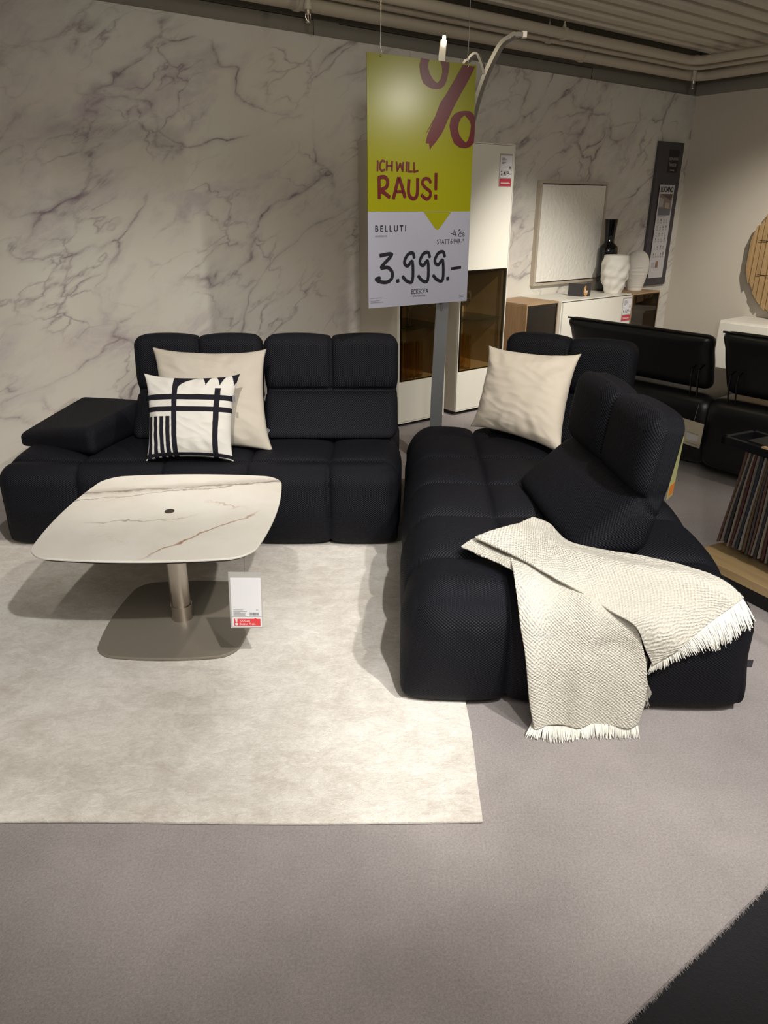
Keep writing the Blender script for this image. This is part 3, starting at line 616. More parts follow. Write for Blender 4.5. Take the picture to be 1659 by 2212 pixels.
def fringe():
    m = MB(); c = Vector(TH.location)
    for (root, tip), cnt in zip(DATA['FR'], (430, 380, 70)):
        R_ = catmull(root, 12); T_ = catmull(tip, 12); n = len(R_)-1
        for k in range(cnt):
            t = (k+random.random())/cnt*n; cl = math.floor(t*1.1)/1.1+.45; i = min(int(t), n-1); f = t-i
            a = Vector(R_[i]).lerp(Vector(R_[i+1]), f)
            t2 = min(n-.001, max(0, t+(cl-t)*.45+random.uniform(-.5, .5))); i2 = int(t2); b = Vector(T_[i2]).lerp(Vector(T_[i2+1]), t2-i2)
            d = b-a; L = random.uniform(.6, 1.15); j = Vector((random.uniform(-1, 1), random.uniform(-1, .4), random.uniform(-1, 1)))*.004
            p0 = a-d*.22+Vector((0, -.002, .001)); p1 = a+d*L*.5+j+Vector((0, -.004, .003)); p2 = a+d*L+j*1.6; p2.z = max(p2.z, .004)
            m.tube([p0-c, p1-c, p2-c], [.0019, .0021, .0008], 4)
    m.build('fringe', FRI, TH, smooth=True)['kind'] = 'stuff'
fringe()

# ================================================================ low table and its tag
def superq(a, b, n, bow=.035, r=.07):
    P = []; c = [(a-r, b-r, 0), (-a+r, b-r, 90), (-a+r, -b+r, 180), (a-r, -b+r, 270)]
    for k, (x, y, s0) in enumerate(c):
        for i in range(9): an = rad(s0+i*90/8); P.append((x+r*math.cos(an), y+r*math.sin(an)))
        nx, ny, _ = c[(k+1) % 4]; p = P[-1]; an = rad(s0+90); q = (nx+r*math.cos(an), ny+r*math.sin(an))
        for i in range(1, 12): t = i/12; P.append((p[0]+(q[0]-p[0])*t, p[1]+(q[1]-p[1])*t))
    return [(x*(1+bow/a*(1-min(1, abs(y)/b)**2)), y*(1+bow/b*(1-min(1, abs(x)/a)**2))) for x, y in P]
TB = empty('coffee_table', (-.812, 2.512, .0168)); tag(TB, 'low pedestal table with gold veined marble look top and taupe foot plate', 'coffee table')
o = MB().poly(superq(.372, .382, 0, .034, .075), -.004, .004).build('tabletop', TMAR, TB, bevel=.0025); o.location = (0, 0, .470)
o['label'] = 'cream marble look top with gold veins'
o = MB().poly(superq(.364, .374, 0, .034, .075), -.007, .0005).build('underframe', BLK, TB, bevel=.002); o.location = (0, 0, .465)
o = MB().tube([(0, 0, 0), (0, 0, .003)], .018, 32).build('cover_cap', plain('dark_chrome', (.12, .11, .10), .2, 1), TB, smooth=True); o.location = (0, 0, .474)
o = MB().tube([(0, 0, .012), (0, 0, .075)], .0425, 40).tube([(0, 0, .07), (0, 0, .46)], .038, 40).build('column', CHROME, TB, smooth=True)
o = MB().poly(superq(.258, .272, 0, .028, .06), 0, .012).build('foot_plate', TAUPE, TB, bevel=.003); o.location = (0, .01, 0)
PT = empty('price_tag', (-.478, 2.155, .20), rad(2)); tag(PT, 'white price tag in a clear sleeve hanging from the marble topped table', 'price tag')
PT.rotation_euler = (rad(-4), rad(1.5), rad(2))
MB().box(-.056, .056, 0, .0012, 0, .213).build('sleeve', plain('grey_sleeve', (.42, .41, .39), .3), PT)
MB().box(-.050, .053, -.0012, -.0002, .046, .192).box(-.049, .053, -.0012, -.0002, .006, .043).build('paper', TAGW, PT)
m = MB().box(-.043, .048, -.0018, -.0013, .010, .037); m.add([(.026, -.0018, .037), (.036, -.0018, .037), (.031, -.0018, .0415)], [(0, 1, 2)])
m.build('red_banner', TAGR, PT)
m = MB(); m.add([(-.039, -.0022, .037), (-.031, -.0022, .037), (-.032, -.0022, .025), (-.037, -.0022, .025)], [(0, 3, 2, 1)])
V = [(-.0345+.0055*math.cos(a), -.0022, .017+.0048*math.sin(a)) for a in [2*PI*i/16 for i in range(16)]]; m.add(V, [tuple(range(16))]); m.build('exclamation_mark', TAGW, PT)
lay(text_mesh('XXXLutz', .036, .008), 'lettering', TAGW, PT, -.024, .026, -.0022)
lay(text_mesh('Bester Preis', .054, .0085), 'lettering', TAGW, PT, -.024, .0135, -.0022)
m = MB(); x = .012
while x < .042:
    w = random.choice((.0005, .0009, .0014)); m.box(x, x+w, -.0018, -.0013, .050, .061); x += w+random.choice((.0005, .0008))
for zz, a, b in ((.071, -.044, -.010), (.064, -.044, .002), (.0605, -.044, -.02), (.056, -.044, -.002), (.053, -.044, -.004), (.050, -.044, -.003), (.071, .034, .042)):
    m.box(a, b, -.0018, -.0013, zz, zz+.0012)
m.build('small_print', INKG, PT)
MB().tube([(0, 0, .208), (0, .002, .27)], .0005, 5).build('thread', WIRE, PT)

# ================================================================ hanging sale sign
SG = empty('sale_sign', (-.074, 3.598, 2.164-1.063), rad(90-58.6)); tag(SG, 'hanging yellow and white cardboard sale sign with a red percent mark and price', 'sign')
H = 1.063
def flip(L): return [(p[0], H-p[1]) for p in L]
m = MB(); n = 24
def bent(x0, x1, z0, z1, y, mb):
    V = []; F = []
    for i in range(n+1):
        for zz in (z0, z1):
            x = x0+(x1-x0)*i/n; V += [(x, y, zz), (x, y+.003, zz)]
    for i in range(n):
        a = 4*i; b = a+4; F += [(a, b, b+2, a+2), (a+1, a+3, b+3, b+1), (a, a+1, b+1, b), (a+2, b+2, b+3, a+3)]
    F += [(0, 2, 3, 1), (4*n, 4*n+1, 4*n+3, 4*n+2)]; mb.add(V, F)
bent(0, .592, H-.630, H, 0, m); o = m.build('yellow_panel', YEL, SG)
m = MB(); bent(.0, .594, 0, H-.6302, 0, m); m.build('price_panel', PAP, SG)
pd = DATA['polys']
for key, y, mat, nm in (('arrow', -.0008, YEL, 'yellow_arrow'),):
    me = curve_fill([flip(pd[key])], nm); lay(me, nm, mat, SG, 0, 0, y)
me = curve_fill([flip(pd['ringtop'])], 'ring'); a_ = me
lay(me, 'percent_mark', RED, SG, 0, 0, -.0008)
me = curve_fill([flip(pd['slash'])], 'slash'); lay(me, 'percent_mark', RED, SG, 0, 0, -.0010)
me = curve_fill([flip(pd['s1'])], 's'); lay(me, 'percent_mark', RED, SG, 0, 0, -.0008)
me = curve_fill([flip(pd['s2'])], 's'); lay(me, 'percent_mark', RED, SG, 0, 0, -.0008)
me = curve_fill([flip(pd['ro']), flip(pd['ri'])], 'ring'); lay(me, 'percent_mark', RED, SG, 0, 0, -.0008)
m = MB(); strokes(m, [(flip(l), w) for l, w in DATA['red']], -.0008); m.build('red_lettering', RED, SG)
m = MB(); strokes(m, [(flip(l), w) for l, w in DATA['blk'][:7]], -.0008); m.build('price_lettering', INK, SG)
m = MB(); strokes(m, [(flip(l), w) for l, w in DATA['blk'][7:]], -.0008); m.build('discount_lettering', INK, SG)
for txt, u0, v0, u1, v1, bo in (('B E L L U T I', .038, .690, .210, .718, .03), ('STATT', .394, .758, .470, .781, 0), ('6.949.-*', .476, .756, .562, .779, 0), ('%', .537, .724, .563, .748, 0), ('ECKSOFA', .245, .987, .348, 1.010, .008), ('2. 313x213 cm', .038, .733, .103, .744, 0), ('INKL. KISSEN', .256, 1.016, .330, 1.027, 0)):
    if txt.startswith(('2.', 'INKL')): continue
    lay(text_mesh(txt, u1-u0, v1-v0, bo), 'lettering', INK, SG, u0, H-v1, -.0008)
for grp in (((.038, .050, .737), (.053, .088, .737), (.091, .103, .737)), ((.256, .276, 1.020), (.280, .330, 1.020)), ((.010, .036, 1.017), (.040, .074, 1.017)), ((.010, .024, 1.030), (.028, .060, 1.030), (.010, .084, 1.038)), ((.541, .572, 1.031), (.543, .572, 1.040))):
    m = MB()
    for u0, u1, v in grp:
        x = u0
        while x < u1:
            w = random.uniform(.002, .004); hh = .008 if v in (.737, 1.020) else .0035
            m.box(x, min(x+w, u1), -.0012, -.0004, H-v-hh/2, H-v+hh/2); x += w+.0012
    m.build('small_print', INKG, SG)
for u, v in ((.069, .012), (.541, .014)):
    z0 = H-v
    MB().tube(catmull([(u-.004, .006, z0-.004), (u, -.006, z0+.004), (u+.006, 0, z0+.016), (u-.001, .002, z0+.05), (u+.001, 0, z0+.12), (u+.002, 0, 2.782-(2.164-1.063))], 6), .0016, 6).build('wire_hook', WIRE, SG, smooth=True)

# ================================================================ arc lamp behind the sign
LP = empty('arc_floor_lamp', (.33, 4.35, 0)); tag(LP, 'tall grey floor lamp with curved flat arms rising behind the sale sign', 'floor lamp')
def ribbon(path, w, t, name, mat, n=8, wdir=(1, 0, 0)):
    P = catmull(path, n); m = MB(); V = []; F = []; k = len(P)
    for i, p in enumerate(P):
        tg = (P[min(i+1, k-1)]-P[max(i-1, 0)]).normalized(); ww = w[0]+(w[1]-w[0])*i/(k-1)
        sd = Vector(wdir); sd = (sd-tg*sd.dot(tg)).normalized(); nn = tg.cross(sd)
        for a, b in ((-1, -1), (1, -1), (1, 1), (-1, 1)): V.append(p+sd*a*ww/2+nn*b*t/2)
    for i in range(k-1):
        for q in range(4): F.append((4*i+q, 4*i+(q+1) % 4, 4*i+4+(q+1) % 4, 4*i+4+q))
    F += [(3, 2, 1, 0), (4*k-4, 4*k-3, 4*k-2, 4*k-1)]; m.add(V, F)
    return m.build(name, mat, LP, smooth=True)
PALEM = plain('pale_grey_metal', (.19, .185, .17), .5, .3); PALEW = plain('lamp_diffuser', (.62, .56, .42), .5)
x0 = .33
ribbon([(-.004, 0, .02), (-.006, 0, .38), (.001, 0, .72), (.012, 0, 1.04)], (.072, .074), .022, 'pole', GREYM, wdir=(1, 0, 0))
ribbon([(.012, 0, 1.04), (.065, 0, 1.55), (.158, 0, 2.055), (.257, 0, 2.297), (.325, 0, 2.358), (.352, 0, 2.366), (.380, 0, 2.367)], (.055, .038), .02, 'arm', PALEM, wdir=(.5, .86, 0))
ribbon([(.012, 0, 1.0), (.02, .02, 1.7), (.075, 0, 2.18), (.112, 0, 2.258), (.150, 0, 2.282), (.180, 0, 2.24), (.198, 0, 2.19)], (.04, .045), .012, 'arm', PALEM, wdir=(.4, .9, 0))
ribbon([(.0, 0, 1.0), (-.02, 0, 1.7), (-.03, 0, 2.2), (-.028, 0, 2.30), (-.022, 0, 2.345)], (.04, .032), .012, 'arm', PALEM, wdir=(1, 0, 0))
EM = NT('lamp_led'); EM.b.inputs['Emission Color'].default_value = (1, .92, .72, 1); EM.b.inputs['Emission Strength'].default_value = 14
MB().box(-.030, -.014, -.016, -.006, 2.318, 2.362).build('led_head', EM.m, LP, bevel=.004)
MB().box(.375, .402, -.016, .016, 2.352, 2.382).build('led_head', CHROME, LP, bevel=.002)
MB().tube([(0, 0, 0), (0, 0, .02)], .16, 40).build('base', GREYM, LP, smooth=True)
pl = bpy.data.lights.new('lamp_glow', 'POINT'); pl.energy = 5; pl.color = (1, .84, .6); pl.shadow_soft_size = .03
po = bpy.data.objects.new('lamp_glow', pl); COL.objects.link(po); po.parent = LP; po.location = (-.02, -.32, 2.45)

# ================================================================ display cabinets
CABIN = plain('cabinet_inner_taupe', (.33, .28, .20), .6); EDGE = plain('shelf_glass_edge', (.02, .035, .03), .1)
DARKL = plain('dark_glass_frame', (.012, .012, .012), .25)
def cabinet(s0, s1, label):
    D = .46; w = s1-s0
    e = empty('display_cabinet', wp(s0, D, .0), YAW); tag(e, label, 'cabinet')
    b = MB(); b.box(0, .018, .004, D-.002, .035, 1.98).box(w-.018, w, .004, D-.002, .035, 1.98); b.box(.018, w-.018, .02, D-.002, .035, .055).box(.018, w-.018, .02, D-.002, 1.962, 1.98)
    b.build('carcass', WHITEM, e, bevel=.001)
    MB().box(.018, w-.018, D-.02, D-.01, .055, 1.962).box(.018, w-.018, .02, D-.02, .335, .352).box(.018, w-.018, .02, D-.02, 1.105, 1.12).build('inner_panel', CABIN, e)
    MB().box(.0182, .021, .03, D-.02, .352, 1.105).box(w-.021, w-.0182, .03, D-.02, .352, 1.105).build('inner_side', CABIN, e)
    for z0, z1 in ((.045, .352), (1.115, 1.972)): MB().box(.008, w-.008, -.018, .002, z0, z1).build('door', WHITE, e, bevel=.0015)
    MB().box(0, .006, -.019, .004, .035, 1.98).box(w-.006, w, -.019, .004, .035, 1.98).box(0.006, w-.006, -.019, .004, 1.974, 1.98).box(.006, w-.006, -.019, .004, .035, .043).build('front_edging', WHITE, e)
    g = MB().box(.008, w-.008, -.016, -.012, .356, 1.111).build('glass_door', SMOKE, e)
    MB().box(.008, .03, -.012, -.008, .356, 1.111).box(w-.03, w-.008, -.012, -.008, .356, 1.111).box(.03, w-.03, -.012, -.008, .356, .362).box(.03, w-.03, -.012, -.008, 1.105, 1.111).build('glass_door_frame', DARKL, g)
    sh = MB().box(.022, w-.022, .02, D-.03, .735, .741).build('glass_shelf', M_smoked('shelf_glass', (.55, .58, .52), .2), e); MB().box(.022, w-.022, .017, .020, .734, .742).build('shelf_edge', EDGE, sh)
    MB().box(.02, w-.02, .05, D-.03, .0, .035).build('plinth', BLK, e)
cabinet(2.68, 3.14, 'tall cream display cabinet with smoked glass door, left one behind the sale sign')
cabinet(3.27, 3.775, 'tall cream display cabinet with smoked glass door and price label, right of the lamp pole')
CLEAR = M_smoked('drinking_glass', (.96, .96, .94), .45); AMB = M_smoked('reflection_tinted_glass', (.97, .90, .74), .25)  # amber tint paints the reflected wood into the tall glasses
def mk_wine():
    e = empty('wine_glass'); p = [(.001, 0), (.034, .001), (.030, .004), (.004, .010), (.0035, .09), (.008, .10), (.028, .125), (.034, .16), (.031, .215), (.0295, .215), (.032, .16), (.026, .128), (.004, .104)]
    MB().lathe(p, 20).build('bowl_and_stem', CLEAR, e, smooth=True); return e
def mk_vase():
    e = empty('tall_glass'); p = [(.001, 0), (.026, 0), (.030, .01), (.030, .27), (.0285, .27), (.028, .015), (.001, .012)]
    MB().lathe(p, 18).build('body', AMB, e, smooth=True); MB().lathe([(.001, .001), (.025, .001), (.026, .012), (.001, .013)], 18).build('foot', CLEAR, e, smooth=True); return e
def place(proto, used, loc, label, cat, group):
    o = proto
    if used:
        o = proto.copy(); COL.objects.link(o)
        for ch in proto.children:
            c = ch.copy(); COL.objects.link(c); c.parent = o
    o.location = loc; tag(o, label, cat, group); return o
wg, vg = mk_wine(), mk_vase(); nu = [0, 0]
for (s, d) in ((2.745, .38), (2.80, .33), (2.86, .37), (2.92, .32), (2.75, .25)):
    place(wg, nu[0], wp(s, d, .742), 'clear wine glass on the glass shelf of the left display cabinet', 'glass', 'wine glasses in the left display cabinet'); nu[0] = 1
for (s, d) in ((3.345, .38), (3.40, .33), (3.45, .37)):
    place(wg, 1, wp(s, d, .742), 'clear wine glass on the glass shelf of the right display cabinet', 'glass', 'wine glasses in the right display cabinet')
for (s, d) in ((2.735, .37), (2.78, .42), (2.80, .33), (2.84, .39), (2.885, .43), (2.90, .34), (2.95, .39)):
    place(vg, nu[1], wp(s, d, .353), 'tall glass tinted amber to suggest reflected wood in the bottom of the left display cabinet', 'glass', 'tall glasses in the left display cabinet'); nu[1] = 1
for (s, d) in ((3.33, .40), (3.35, .33), (3.385, .38), (3.43, .42), (3.44, .34)):
    place(vg, 1, wp(s, d, .353), 'tall glass tinted amber to suggest reflected wood in the bottom of the right display cabinet', 'glass', 'tall glasses in the right display cabinet')
def cab_tag(s, d, z, w, h, price, label):
    e = empty('price_tag', wp(s, d, z), YAW); tag(e, label, 'price tag')
    MB().box(-.008, w+.004, 0, .001, -.005, h+.012).build('sleeve', plain('dull_sleeve', (.40, .37, .33), .3), e)
    MB().box(0, w, -.0012, -.0002, .058, h).build('paper', TAGW, e); MB().box(0, w, -.0012, -.0002, 0, .05).build('red_banner', plain('crimson_paper', (.50, .035, .06), .5), e)
    lay(text_mesh(price, w*.86, .030, .01), 'lettering', INK, e, w*.06, .072, -.0020)
    m = MB()
    for i, q in enumerate((.28, .36, .38, .33, .2)): m.box(w*.12, w*(.12+q), -.002, -.0013, h-.02-.009*i, h-.016-.009*i)
    m.build('small_print', INKG, e); MB().box(w*.78, w*.9, -.002, -.0013, .115, .135).build('code_mark', INKG, e)
    MB().box(w*.1, w*.9, -.002, -.0013, .018, .022).box(w*.1, w*.8, -.002, -.0013, .026, .029).build('banner_print', TAGW, e)
cab_tag(3.622, .480, 1.70, .122, .205, '2.419.-', 'small price label with red banner on the tall right cabinet door')
# ================================================================ sideboard units
def wood_unit(s0, s1, D, label, grp=None, knob=0):
    e = empty('glass_front_cabinet', wp(s0, D, .14), YAW); tag(e, label, 'cabinet'); w = s1-s0; h = .67
    MB().box(0, .016, .0, D-.004, 0, h-.016).box(w-.016, w, 0, D-.004, 0, h-.016).box(.016, w-.016, .0, D-.004, 0, .016).build('side_panel', OAK, e, bevel=.001)
    MB().box(0, w, 0, D-.004, h-.016, h).build('top_panel', OAKX, e, bevel=.001)
    MB().box(.016, w-.016, D-.02, D-.012, .016, h-.016).build('back_panel', CABIN, e)
    MB().box(.016, w-.016, .02, D-.02, .33, .345).build('shelf', OAKX, e)
    g = MB().box(.012, w-.012, .002, .007, .012, h-.014).build('glass_door', M_smoked('dark_smoked_glass', (.50, .46, .40), .14), e)
    MB().box(.012, .022, -.001, .008, .012, h-.014).box(w-.022, w-.012, -.001, .008, .012, h-.014).box(.022, w-.022, -.001, .008, h-.024, h-.014).build('door_frame', DARKL, g)
wood_unit(4.075, 4.478, .44, 'small oak cabinet with smoked glass door at the left end of the white sideboard')
wood_unit(5.495, 5.935, .48, 'small oak cabinet with smoked glass door under the ribbed white vase')
e = empty('sideboard', wp(4.482, .47, .14), YAW); tag(e, 'white lacquered sideboard below the white relief picture', 'sideboard')
MB().box(0, 1.008, .002, .466, 0, .67).build('body', WHITE, e, bevel=.0015)
MB().box(.008, 1.0, -.014, .0005, .006, .656).build('flap_door', WHITE, e, bevel=.0015)
MB().box(.004, 1.004, -.004, .001, .657, .662).build('shadow_gap', BLK, e)
cab_tag(5.348, .486, .572, .128, .198, '4.729.-', 'small price label with red banner on the white sideboard front')
# vases and card on the sideboard
def vase_fn(r, z, a):
    t = max(0, min(1, z/.335)); k = math.sin(a*4+z*30)*math.sin(z*42-a*3)+.7*math.sin(a*6-z*50+1.3)
    return r+.007*math.copysign(abs(k)**.7, k)*math.sin(min(1, t*1.05)*PI)**.4
prof = []
for i in range(121):
    t = i/120; r = .072+.052*math.sin(min(1, t*1.02)**.85*PI*.72)**1.1; prof.append((r, .335*t))
prof += [(prof[-1][0]-.006, .338), (prof[-1][0]-.014, .325), (.06, .1)]
o = MB().lathe([(.001, 0)]+prof, 96, fn=lambda r, z, a: vase_fn(r, z, a) if r > .05 and z > .004 else r).build('sculpted_vase', CER, smooth=True); o.location = wp(5.375, .335, .811); o.rotation_euler = (0, 0, YAW)
for p in o.data.polygons: p.use_smooth = True
tag(o, 'white vase with swirling relief carved sides on the sideboard', 'vase')
prof = []
for i in range(181):
    t = i/180; z = .362*t; r = .070+.042*math.sin(min(1, t/.62)*PI/2)**1.3 if t < .62 else .112*math.sqrt(max(0, 1-((t-.62)/.40)**2.3))
    r = max(r, .024); r += .0009*(1 if int(z/.0042) % 3 else -1)*(1 if t < .9 else .3); prof.append((r, z))
prof += [(.020, .366), (.016, .35)]
o = MB().lathe([(.001, 0)]+prof, 64).build('ribbed_vase', CER, smooth=True); o.location = wp(5.765, .30, .811)
for p in o.data.polygons: p.use_smooth = True
tag(o, 'white egg shaped vase with fine horizontal ribs on the oak cabinet', 'vase')
o = MB().lathe([(.001, 0), (.070, 0), (.076, .02), (.088, .36), (.087, .385), (.078, .405), (.048, .43), (.044, .45), (.048, .52), (.060, .64), (.057, .64), (.040, .46)], 64).build('bottle_vase', BLKG, smooth=True)
o.location = wp(5.505, .14, .811); tag(o, 'glossy black bottle vase behind the sculpted white vase', 'vase')
e = empty('brochure_stand', wp(4.89, .355, .811), YAW); tag(e, 'small folded dark card with a gold emblem standing on the sideboard', 'display card')
CARD = plain('charcoal_card', (.035, .031, .035), .5); GOLD = plain('gold_print', (.50, .27, .07), .45)
a1, a2 = rad(99), rad(5)
def panel(a, w, nm):
    o = MB().box(0, w, -.001, .001, 0, .112).build(nm, CARD, e); o.rotation_euler = (0, 0, a); return o
panel(a1, .140, 'panel'); p2 = panel(a2, .140, 'panel')
V = [(.062, -.0018, .05)]+[(.062+.038*math.cos(a), -.0018, .05+.045*math.sin(a)) for a in [rad(90+270*i/30) for i in range(31)]]
mesh('emblem', V, [(0, i, i+1) for i in range(1, 31)], GOLD, p2)
lay(text_mesh('5', .018, .028, .03), 'lettering', TAGW, p2, .042, .038, -.0026); MB().box(.062, .088, -.0026, -.002, .040, .046).box(.046, .086, -.0026, -.002, .029, .034).build('emblem_print', TAGW, p2)
# relief picture
e = empty('relief_picture', wp(4.585, .045, .895), YAW); tag(e, 'framed white relief picture hanging on the marble wall', 'picture')
FRM = M_wood('limed_frame', (.36, .31, .245), (.46, .40, .32), 'Z'); w, h = .945, .875
MB().box(0, .022, 0, .044, 0, h).box(w-.022, w, 0, .044, 0, h).box(.022, w-.022, 0, .044, 0, .022).box(.022, w-.022, 0, .044, h-.022, h).build('frame', FRM, e, bevel=.001)
MB().box(.032, w-.032, .004, .040, .032, h-.032).build('canvas', RELIEF, e)
MB().box(.022, w-.022, .040, .0435, .022, h-.022).build('backing', DARKL, e)
# info board
e = empty('product_board', wp(6.285, .032, .795), YAW); tag(e, 'tall slate grey board with a printed product sheet, at the room corner', 'board')
w, h = .425, 1.355
MB().box(0, w, 0, .03, 0, h).build('board', BOARD, e, bevel=.002)
LX, LZ = .20, 1.10
MB().box(LX-.02, LX+.155, -.0015, .001, LZ-.02, LZ+.19).build('logo_plate', BLK, e)
GRT = plain('silver_print', (.40, .38, .35), .5)
lay(text_mesh('JOHANN', .155, .036), 'lettering', GRT, e, LX-.010, LZ+.085, -.0025)
me = text_mesh('JAKOB', .125, .036)
for v in me.vertices: v.co.y = .036-v.co.y
me.flip_normals(); lay(me, 'lettering', GRT, e, LX, LZ+.038, -.0025)
MB().box(LX+.03, LX+.10, -.0025, -.0016, LZ, LZ+.008).build('small_print', GRT, e)
sx, sz, sw, sh = .085, .075, .255, .895
s_ = MB().box(sx, sx+sw, -.010, -.008, sz, sz+sh).build('product_sheet', plain('sheet_paper', (.50, .49, .50), .4), e)
lay(text_mesh('LUCIANO', sw*.86, .052, .03), 'lettering', INK, s_, sx+sw*.07, sz+sh-.068, -.0112)
m = MB().box(sx+.02, sx+sw-.02, -.0110, -.0101, sz+sh-.285, sz+sh-.085, 0)
m.add([(sx+.02, -.0113, sz+sh-.285), (sx+sw-.02, -.0113, sz+sh-.285), (sx+sw-.02, -.0113, sz+sh-.225), (sx+.02, -.0113, sz+sh-.215)], [(0, 1, 2, 3)], 1)
m.add([(sx+.02, -.0113, sz+sh-.085), (sx+sw-.02, -.0113, sz+sh-.150), (sx+sw-.02, -.0113, sz+sh-.085)], [(0, 1, 2)], 2)
m.add([(sx+.02, -.0113, sz+sh-.205), (sx+.09, -.0113, sz+sh-.205), (sx+.09, -.0113, sz+sh-.13), (sx+.02, -.0113, sz+sh-.115)], [(0, 1, 2, 3)], 3)
m.add([(sx+.13, -.0113, sz+sh-.215), (sx+.20, -.0113, sz+sh-.225), (sx+.20, -.0113, sz+sh-.17), (sx+.13, -.0113, sz+sh-.165)], [(0, 1, 2, 3)], 4)
m.build('room_photo', [plain('photo_mid', (.22, .17, .15), .5), plain('photo_floor', (.12, .13, .15), .5), plain('photo_ceiling', (.10, .07, .06), .5), plain('photo_wall', (.33, .33, .33), .5), plain('photo_sofa', (.36, .29, .24), .5)], s_)
m = MB()
for r_, zz in enumerate((.555, .49, .43, .375, .30, .225)):
    for c_ in range(4 if r_ != 5 else 5):
        x = sx+.035+c_*(.052 if r_ != 5 else .042); hh = random.choice((.012, .022, .03)) if r_ > 3 else random.choice((.010, .018, .022)); ww = random.choice((.006, .012, .018))
        m.box(x, x+ww, -.0110, -.0101, sz+zz, sz+zz+hh)
        for q in range(3): m.box(x-.003, x+random.uniform(.018, .032), -.0110, -.0101, sz+zz-.010-.006*q, sz+zz-.0075-.006*q)
m.box(sx+.02, sx+.17, -.0110, -.0101, sz+.600, sz+.606); m.build('product_icons', INKG, s_)
MB().box(sx+.10, sx+.145, -.0110, -.0101, sz+.10, sz+.165).build('brown_swatch', plain('brown_print', (.22, .12, .08), .5), s_)
MB().box(sx+.03, sx+.085, -.0110, -.0101, sz+.10, sz+.155).build('grey_swatch', plain('grey_swatch_print', (.36, .37, .39), .5), s_)

# ================================================================ right wall furniture
def rw(d, s, z): return wp(s, d, z)
e = empty('low_board', rw(.90, 6.38, 0), YAWR); tag(e, 'low white lacquered board against the beige right wall', 'sideboard')
MB().box(0, 2.4, .0, .468, .08, .54).build('body', WHITE, e, bevel=.0015); MB().box(.006, 2.39, -.016, -.001, .09, .520).build('door_front', WHITE, e, bevel=.001); MB().box(.05, 2.3, .06, .44, 0, .08).build('plinth', BLK, e)
e = empty('slat_wall_disc', rw(1.455, 6.854, 1.13), YAWR); tag(e, 'round wall decoration of upright pale wooden slats on the beige wall', 'wall decoration')
SLAT = M_wood('pine_slat', (.27, .17, .075), (.42, .285, .135), 'Z'); r = .60; x = -r+.012; k = 0
while x < r-.02:
    hh = math.sqrt(max(0, r*r-max(abs(x), abs(x+.044))**2)); k += 1
    a = math.sqrt(max(1e-4, r*r-(x)**2)); b = math.sqrt(max(1e-4, r*r-(x+.044)**2)); z0 = .0
    jit = [0, .03, -.02, .01][k % 4]; a += jit*.5; b += jit*.5
    y0 = -.095+[0, -.012, .006][k % 3]
    V = [(x, y0, -a), (x+.044, y0, -b), (x+.044, y0+.04, -b), (x, y0+.04, -a), (x, y0, a), (x+.044, y0, b), (x+.044, y0+.04, b), (x, y0+.04, a)]
    m = MB().add(V, [(0, 3, 2, 1), (4, 5, 6, 7), (0, 1, 5, 4), (1, 2, 6, 5), (2, 3, 7, 6), (3, 0, 4, 7)]); m.build('slat', SLAT, e, bevel=.002)
    x += .052
MB().box(-.45, .45, -.054, -.002, -.02, .02).build('mounting_bar', DARKL, e)
MB().tube([(-.50, -.112, .13), (.5, -.112, .10)], .003, 6).build('wire', BLK, e); MB().tube([(-.46, -.112, -.18), (.5, -.112, -.20)], .003, 6).build('wire', BLK, e)

# black leather sofa seen from behind
LS = empty('leather_sofa', rw(1.22, 3.47, 0), YAWR); tag(LS, 'black leather sofa seen from behind with raised cushions on metal brackets', 'sofa')
def lbody(x0, x1, nm):
    h = np.array([(x1-x0)/2, .46, .215]); c = np.array([(x0+x1)/2, .46, .285])
    def df(Q, N):
        W = Q+c; W = W+N*((1-np.abs((W[:, 0]-c[0])/h[0])**8)*.008)[:, None]; W[:, 1] += .03*np.clip((.25-W[:, 2])/.2, 0, 1); return W
    V, F = soft_box(h, .075, .03, df); return mesh(nm, V, F, LEATH, LS, smooth=True)
lbody(0, 1.245, 'seat_body'); lbody(1.195, 2.6, 'seat_body')
def lback(x0, x1, z0, z1):
    h = np.array([(x1-x0)/2, .055, (z1-z0)/2])
    def df(Q, N):
        P = Q.copy(); t = (P[:, 2]/h[2]+1)/2; P[:, 1] += .02*(N[:, 1])*np.clip(1-np.abs(P[:, 0]/h[0])**6, 0, 1)*np.clip(1-np.abs(2*t-1)**4, 0, 1)
        P[:, 1] += .05-.13*t; P[:, 0] += np.sign(P[:, 0])*.045*np.clip(t-.75, 0, 1)*np.abs(P[:, 0]/h[0])**4*2-np.sign(P[:, 0])*.03*np.clip(.5-t, 0, 1)*np.abs(P[:, 0]/h[0])**4
        return P+np.array([(x0+x1)/2, .08, (z0+z1)/2])
    V, F = soft_box(h, .05, .02, df); o = mesh('back_cushion', V, F, LEATH, LS, smooth=True)
    pts = []
    for t in np.linspace(0, 1, 20):
        x = -1+2*t; pts.append(((x0+x1)/2+x*((x1-x0)/2-.02)+.022*x**5, -.035+.0, z1-.004))
    MB().tube(pts, .006, 8).build('piping', LEATH, o, smooth=True)
lback(.16, 1.185, .525, .868); lback(1.262, 2.35, .53, .905)
for bx in (1.095, 1.335):
    m = MB()
    for q in (0, .045): m.tube([(bx+q, .02, .49), (bx+q, -.005, .60), (bx+q+.01, -.02, .665), (bx+q+.02, .03, .70)], .005, 8)
    m.build('bracket', plain('black_chrome', (.05, .05, .05), .15, 1), LS, smooth=True)
e = empty('price_tag', rw(2.385, 3.452, .20), YAWR+rad(4)); tag(e, 'beige paper tag hanging on the back of the black leather sofa', 'price tag'); e.rotation_euler = (rad(5), rad(4), YAWR)
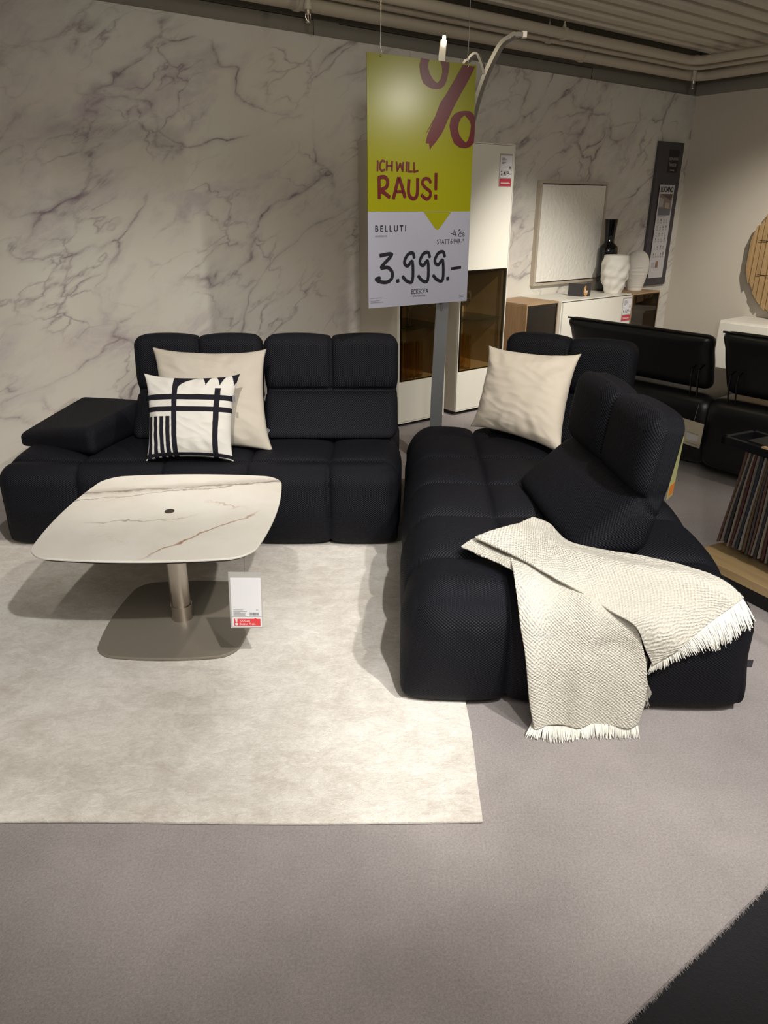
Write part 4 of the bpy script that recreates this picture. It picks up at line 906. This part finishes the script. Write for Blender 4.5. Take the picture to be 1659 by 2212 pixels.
MB().box(-.075, .068, -.0015, .0, 0, .158).build('paper', plain('beige_paper', (.40, .36, .27), .6), e); MB().box(-.03, .045, -.0025, -.0016, .035, .075).build('sticker', plain('grey_sticker', (.45, .44, .42), .5), e)
m = MB(); m.box(-.03, .045, -.0025, -.0016, .082, .085).box(-.03, .05, -.0025, -.0016, .015, .018); m.build('small_print', INKG, e); MB().tube([(0, 0, .158), (.01, .0, .27)], .001, 5).build('thread', WIRE, e)
e = empty('hang_tag', (1.135, 2.66, .49)); tag(e, 'narrow tag with orange print hanging behind the raised chaise backrest', 'price tag'); e.rotation_euler = (rad(3), rad(-4), rad(50))
MB().box(-.03, .03, -.001, .001, 0, .25).build('paper', plain('yellow_green_paper', (.36, .36, .16), .5), e); MB().box(-.026, .026, -.002, -.0011, .01, .06).build('orange_print', plain('orange_print', (.50, .17, .02), .5), e)

# swatch stand
A0 = Vector((1.385, 2.93, 0)); ang = math.atan2(-.89, .45)
ST = empty('swatch_stand', A0, ang); tag(ST, 'black metal stand with low oak board, cut by the right edge', 'stand')
# local x runs along the front edge towards the viewer, local y to the far side
MB().box(0, 1.1, 0, .36, .082, .122).build('base_board', OAKB, ST, bevel=.002)
MB().box(.06, 1.0, .04, .30, .0, .08).build('plinth', BLK, ST)
MB().box(-.01, 1.05, .08, .10, .615, .650).box(-.01, 1.05, .26, .28, .615, .650).box(-.01, .01, .08, .28, .615, .650).build('top_rail', BLK, ST, bevel=.002)
for px in (.44, .98): MB().box(px, px+.025, .08, .10, .122, .62).box(px, px+.025, .26, .28, .122, .62).build('post', BLK, ST)
MB().box(.10, .5, .10, .26, .652, .657).build('swatch_book', BLK, ST)
cols = [(.10, .055, .045), (.16, .14, .115), (.035, .03, .035), (.20, .17, .13), (.07, .028, .028), (.13, .115, .10), (.030, .033, .042), (.19, .17, .15), (.10, .065, .035), (.06, .055, .055)]
proto = []
for k in range(22):
    x = .115+k*.0125; mt = plain('swatch_cloth', tuple(q*.72 for q in cols[k % 10]), .9, spec=.1)
    V = []; F = []; n = 6
    fl = (k-11)*.0016
    for j in range(n+1):
        t = j/n; z = .612-.43*t-(.006 if k % 3 == 0 else 0)*t
        for yy in (.085, .275):
            for q in (-.0028, .0028): V.append((x+q+fl*t*2-.016*t+.003*math.sin(t*5+k), yy+.002*math.sin(k), z))
    for j in range(n):
        a = 4*j
        for (p, q) in ((0, 1), (1, 3), (3, 2), (2, 0)): F.append((a+p, a+q, a+4+q, a+4+p))
    F += [(0, 2, 3, 1), (4*n, 4*n+1, 4*n+3, 4*n+2)]
    c = Vector((x, .18, .4)); o = mesh('fabric_swatch', [Vector(v)-c for v in V], F, mt); o.location = A0+Matrix.Rotation(ang, 3, 'Z') @ c; o.rotation_euler = (0, 0, ang)
    tag(o, 'narrow cloth swatch in the bundle hanging from the black stand', 'fabric swatch', 'cloth swatches hanging on the stand')
for k in range(2):
    o = MB().box(-.014, .014, -.012, .012, 0, .006).build('wooden_clip', OAKX); o.location = A0+Matrix.Rotation(ang, 3, 'Z') @ Vector((.20+.085*k, .083, .651)); o.rotation_euler = (0, 0, ang)
    tag(o, ['small pale wooden clip on the black rail, left of the pair', 'small pale wooden clip on the black rail, right of the pair'][k], 'clip', 'clips on the swatch stand')
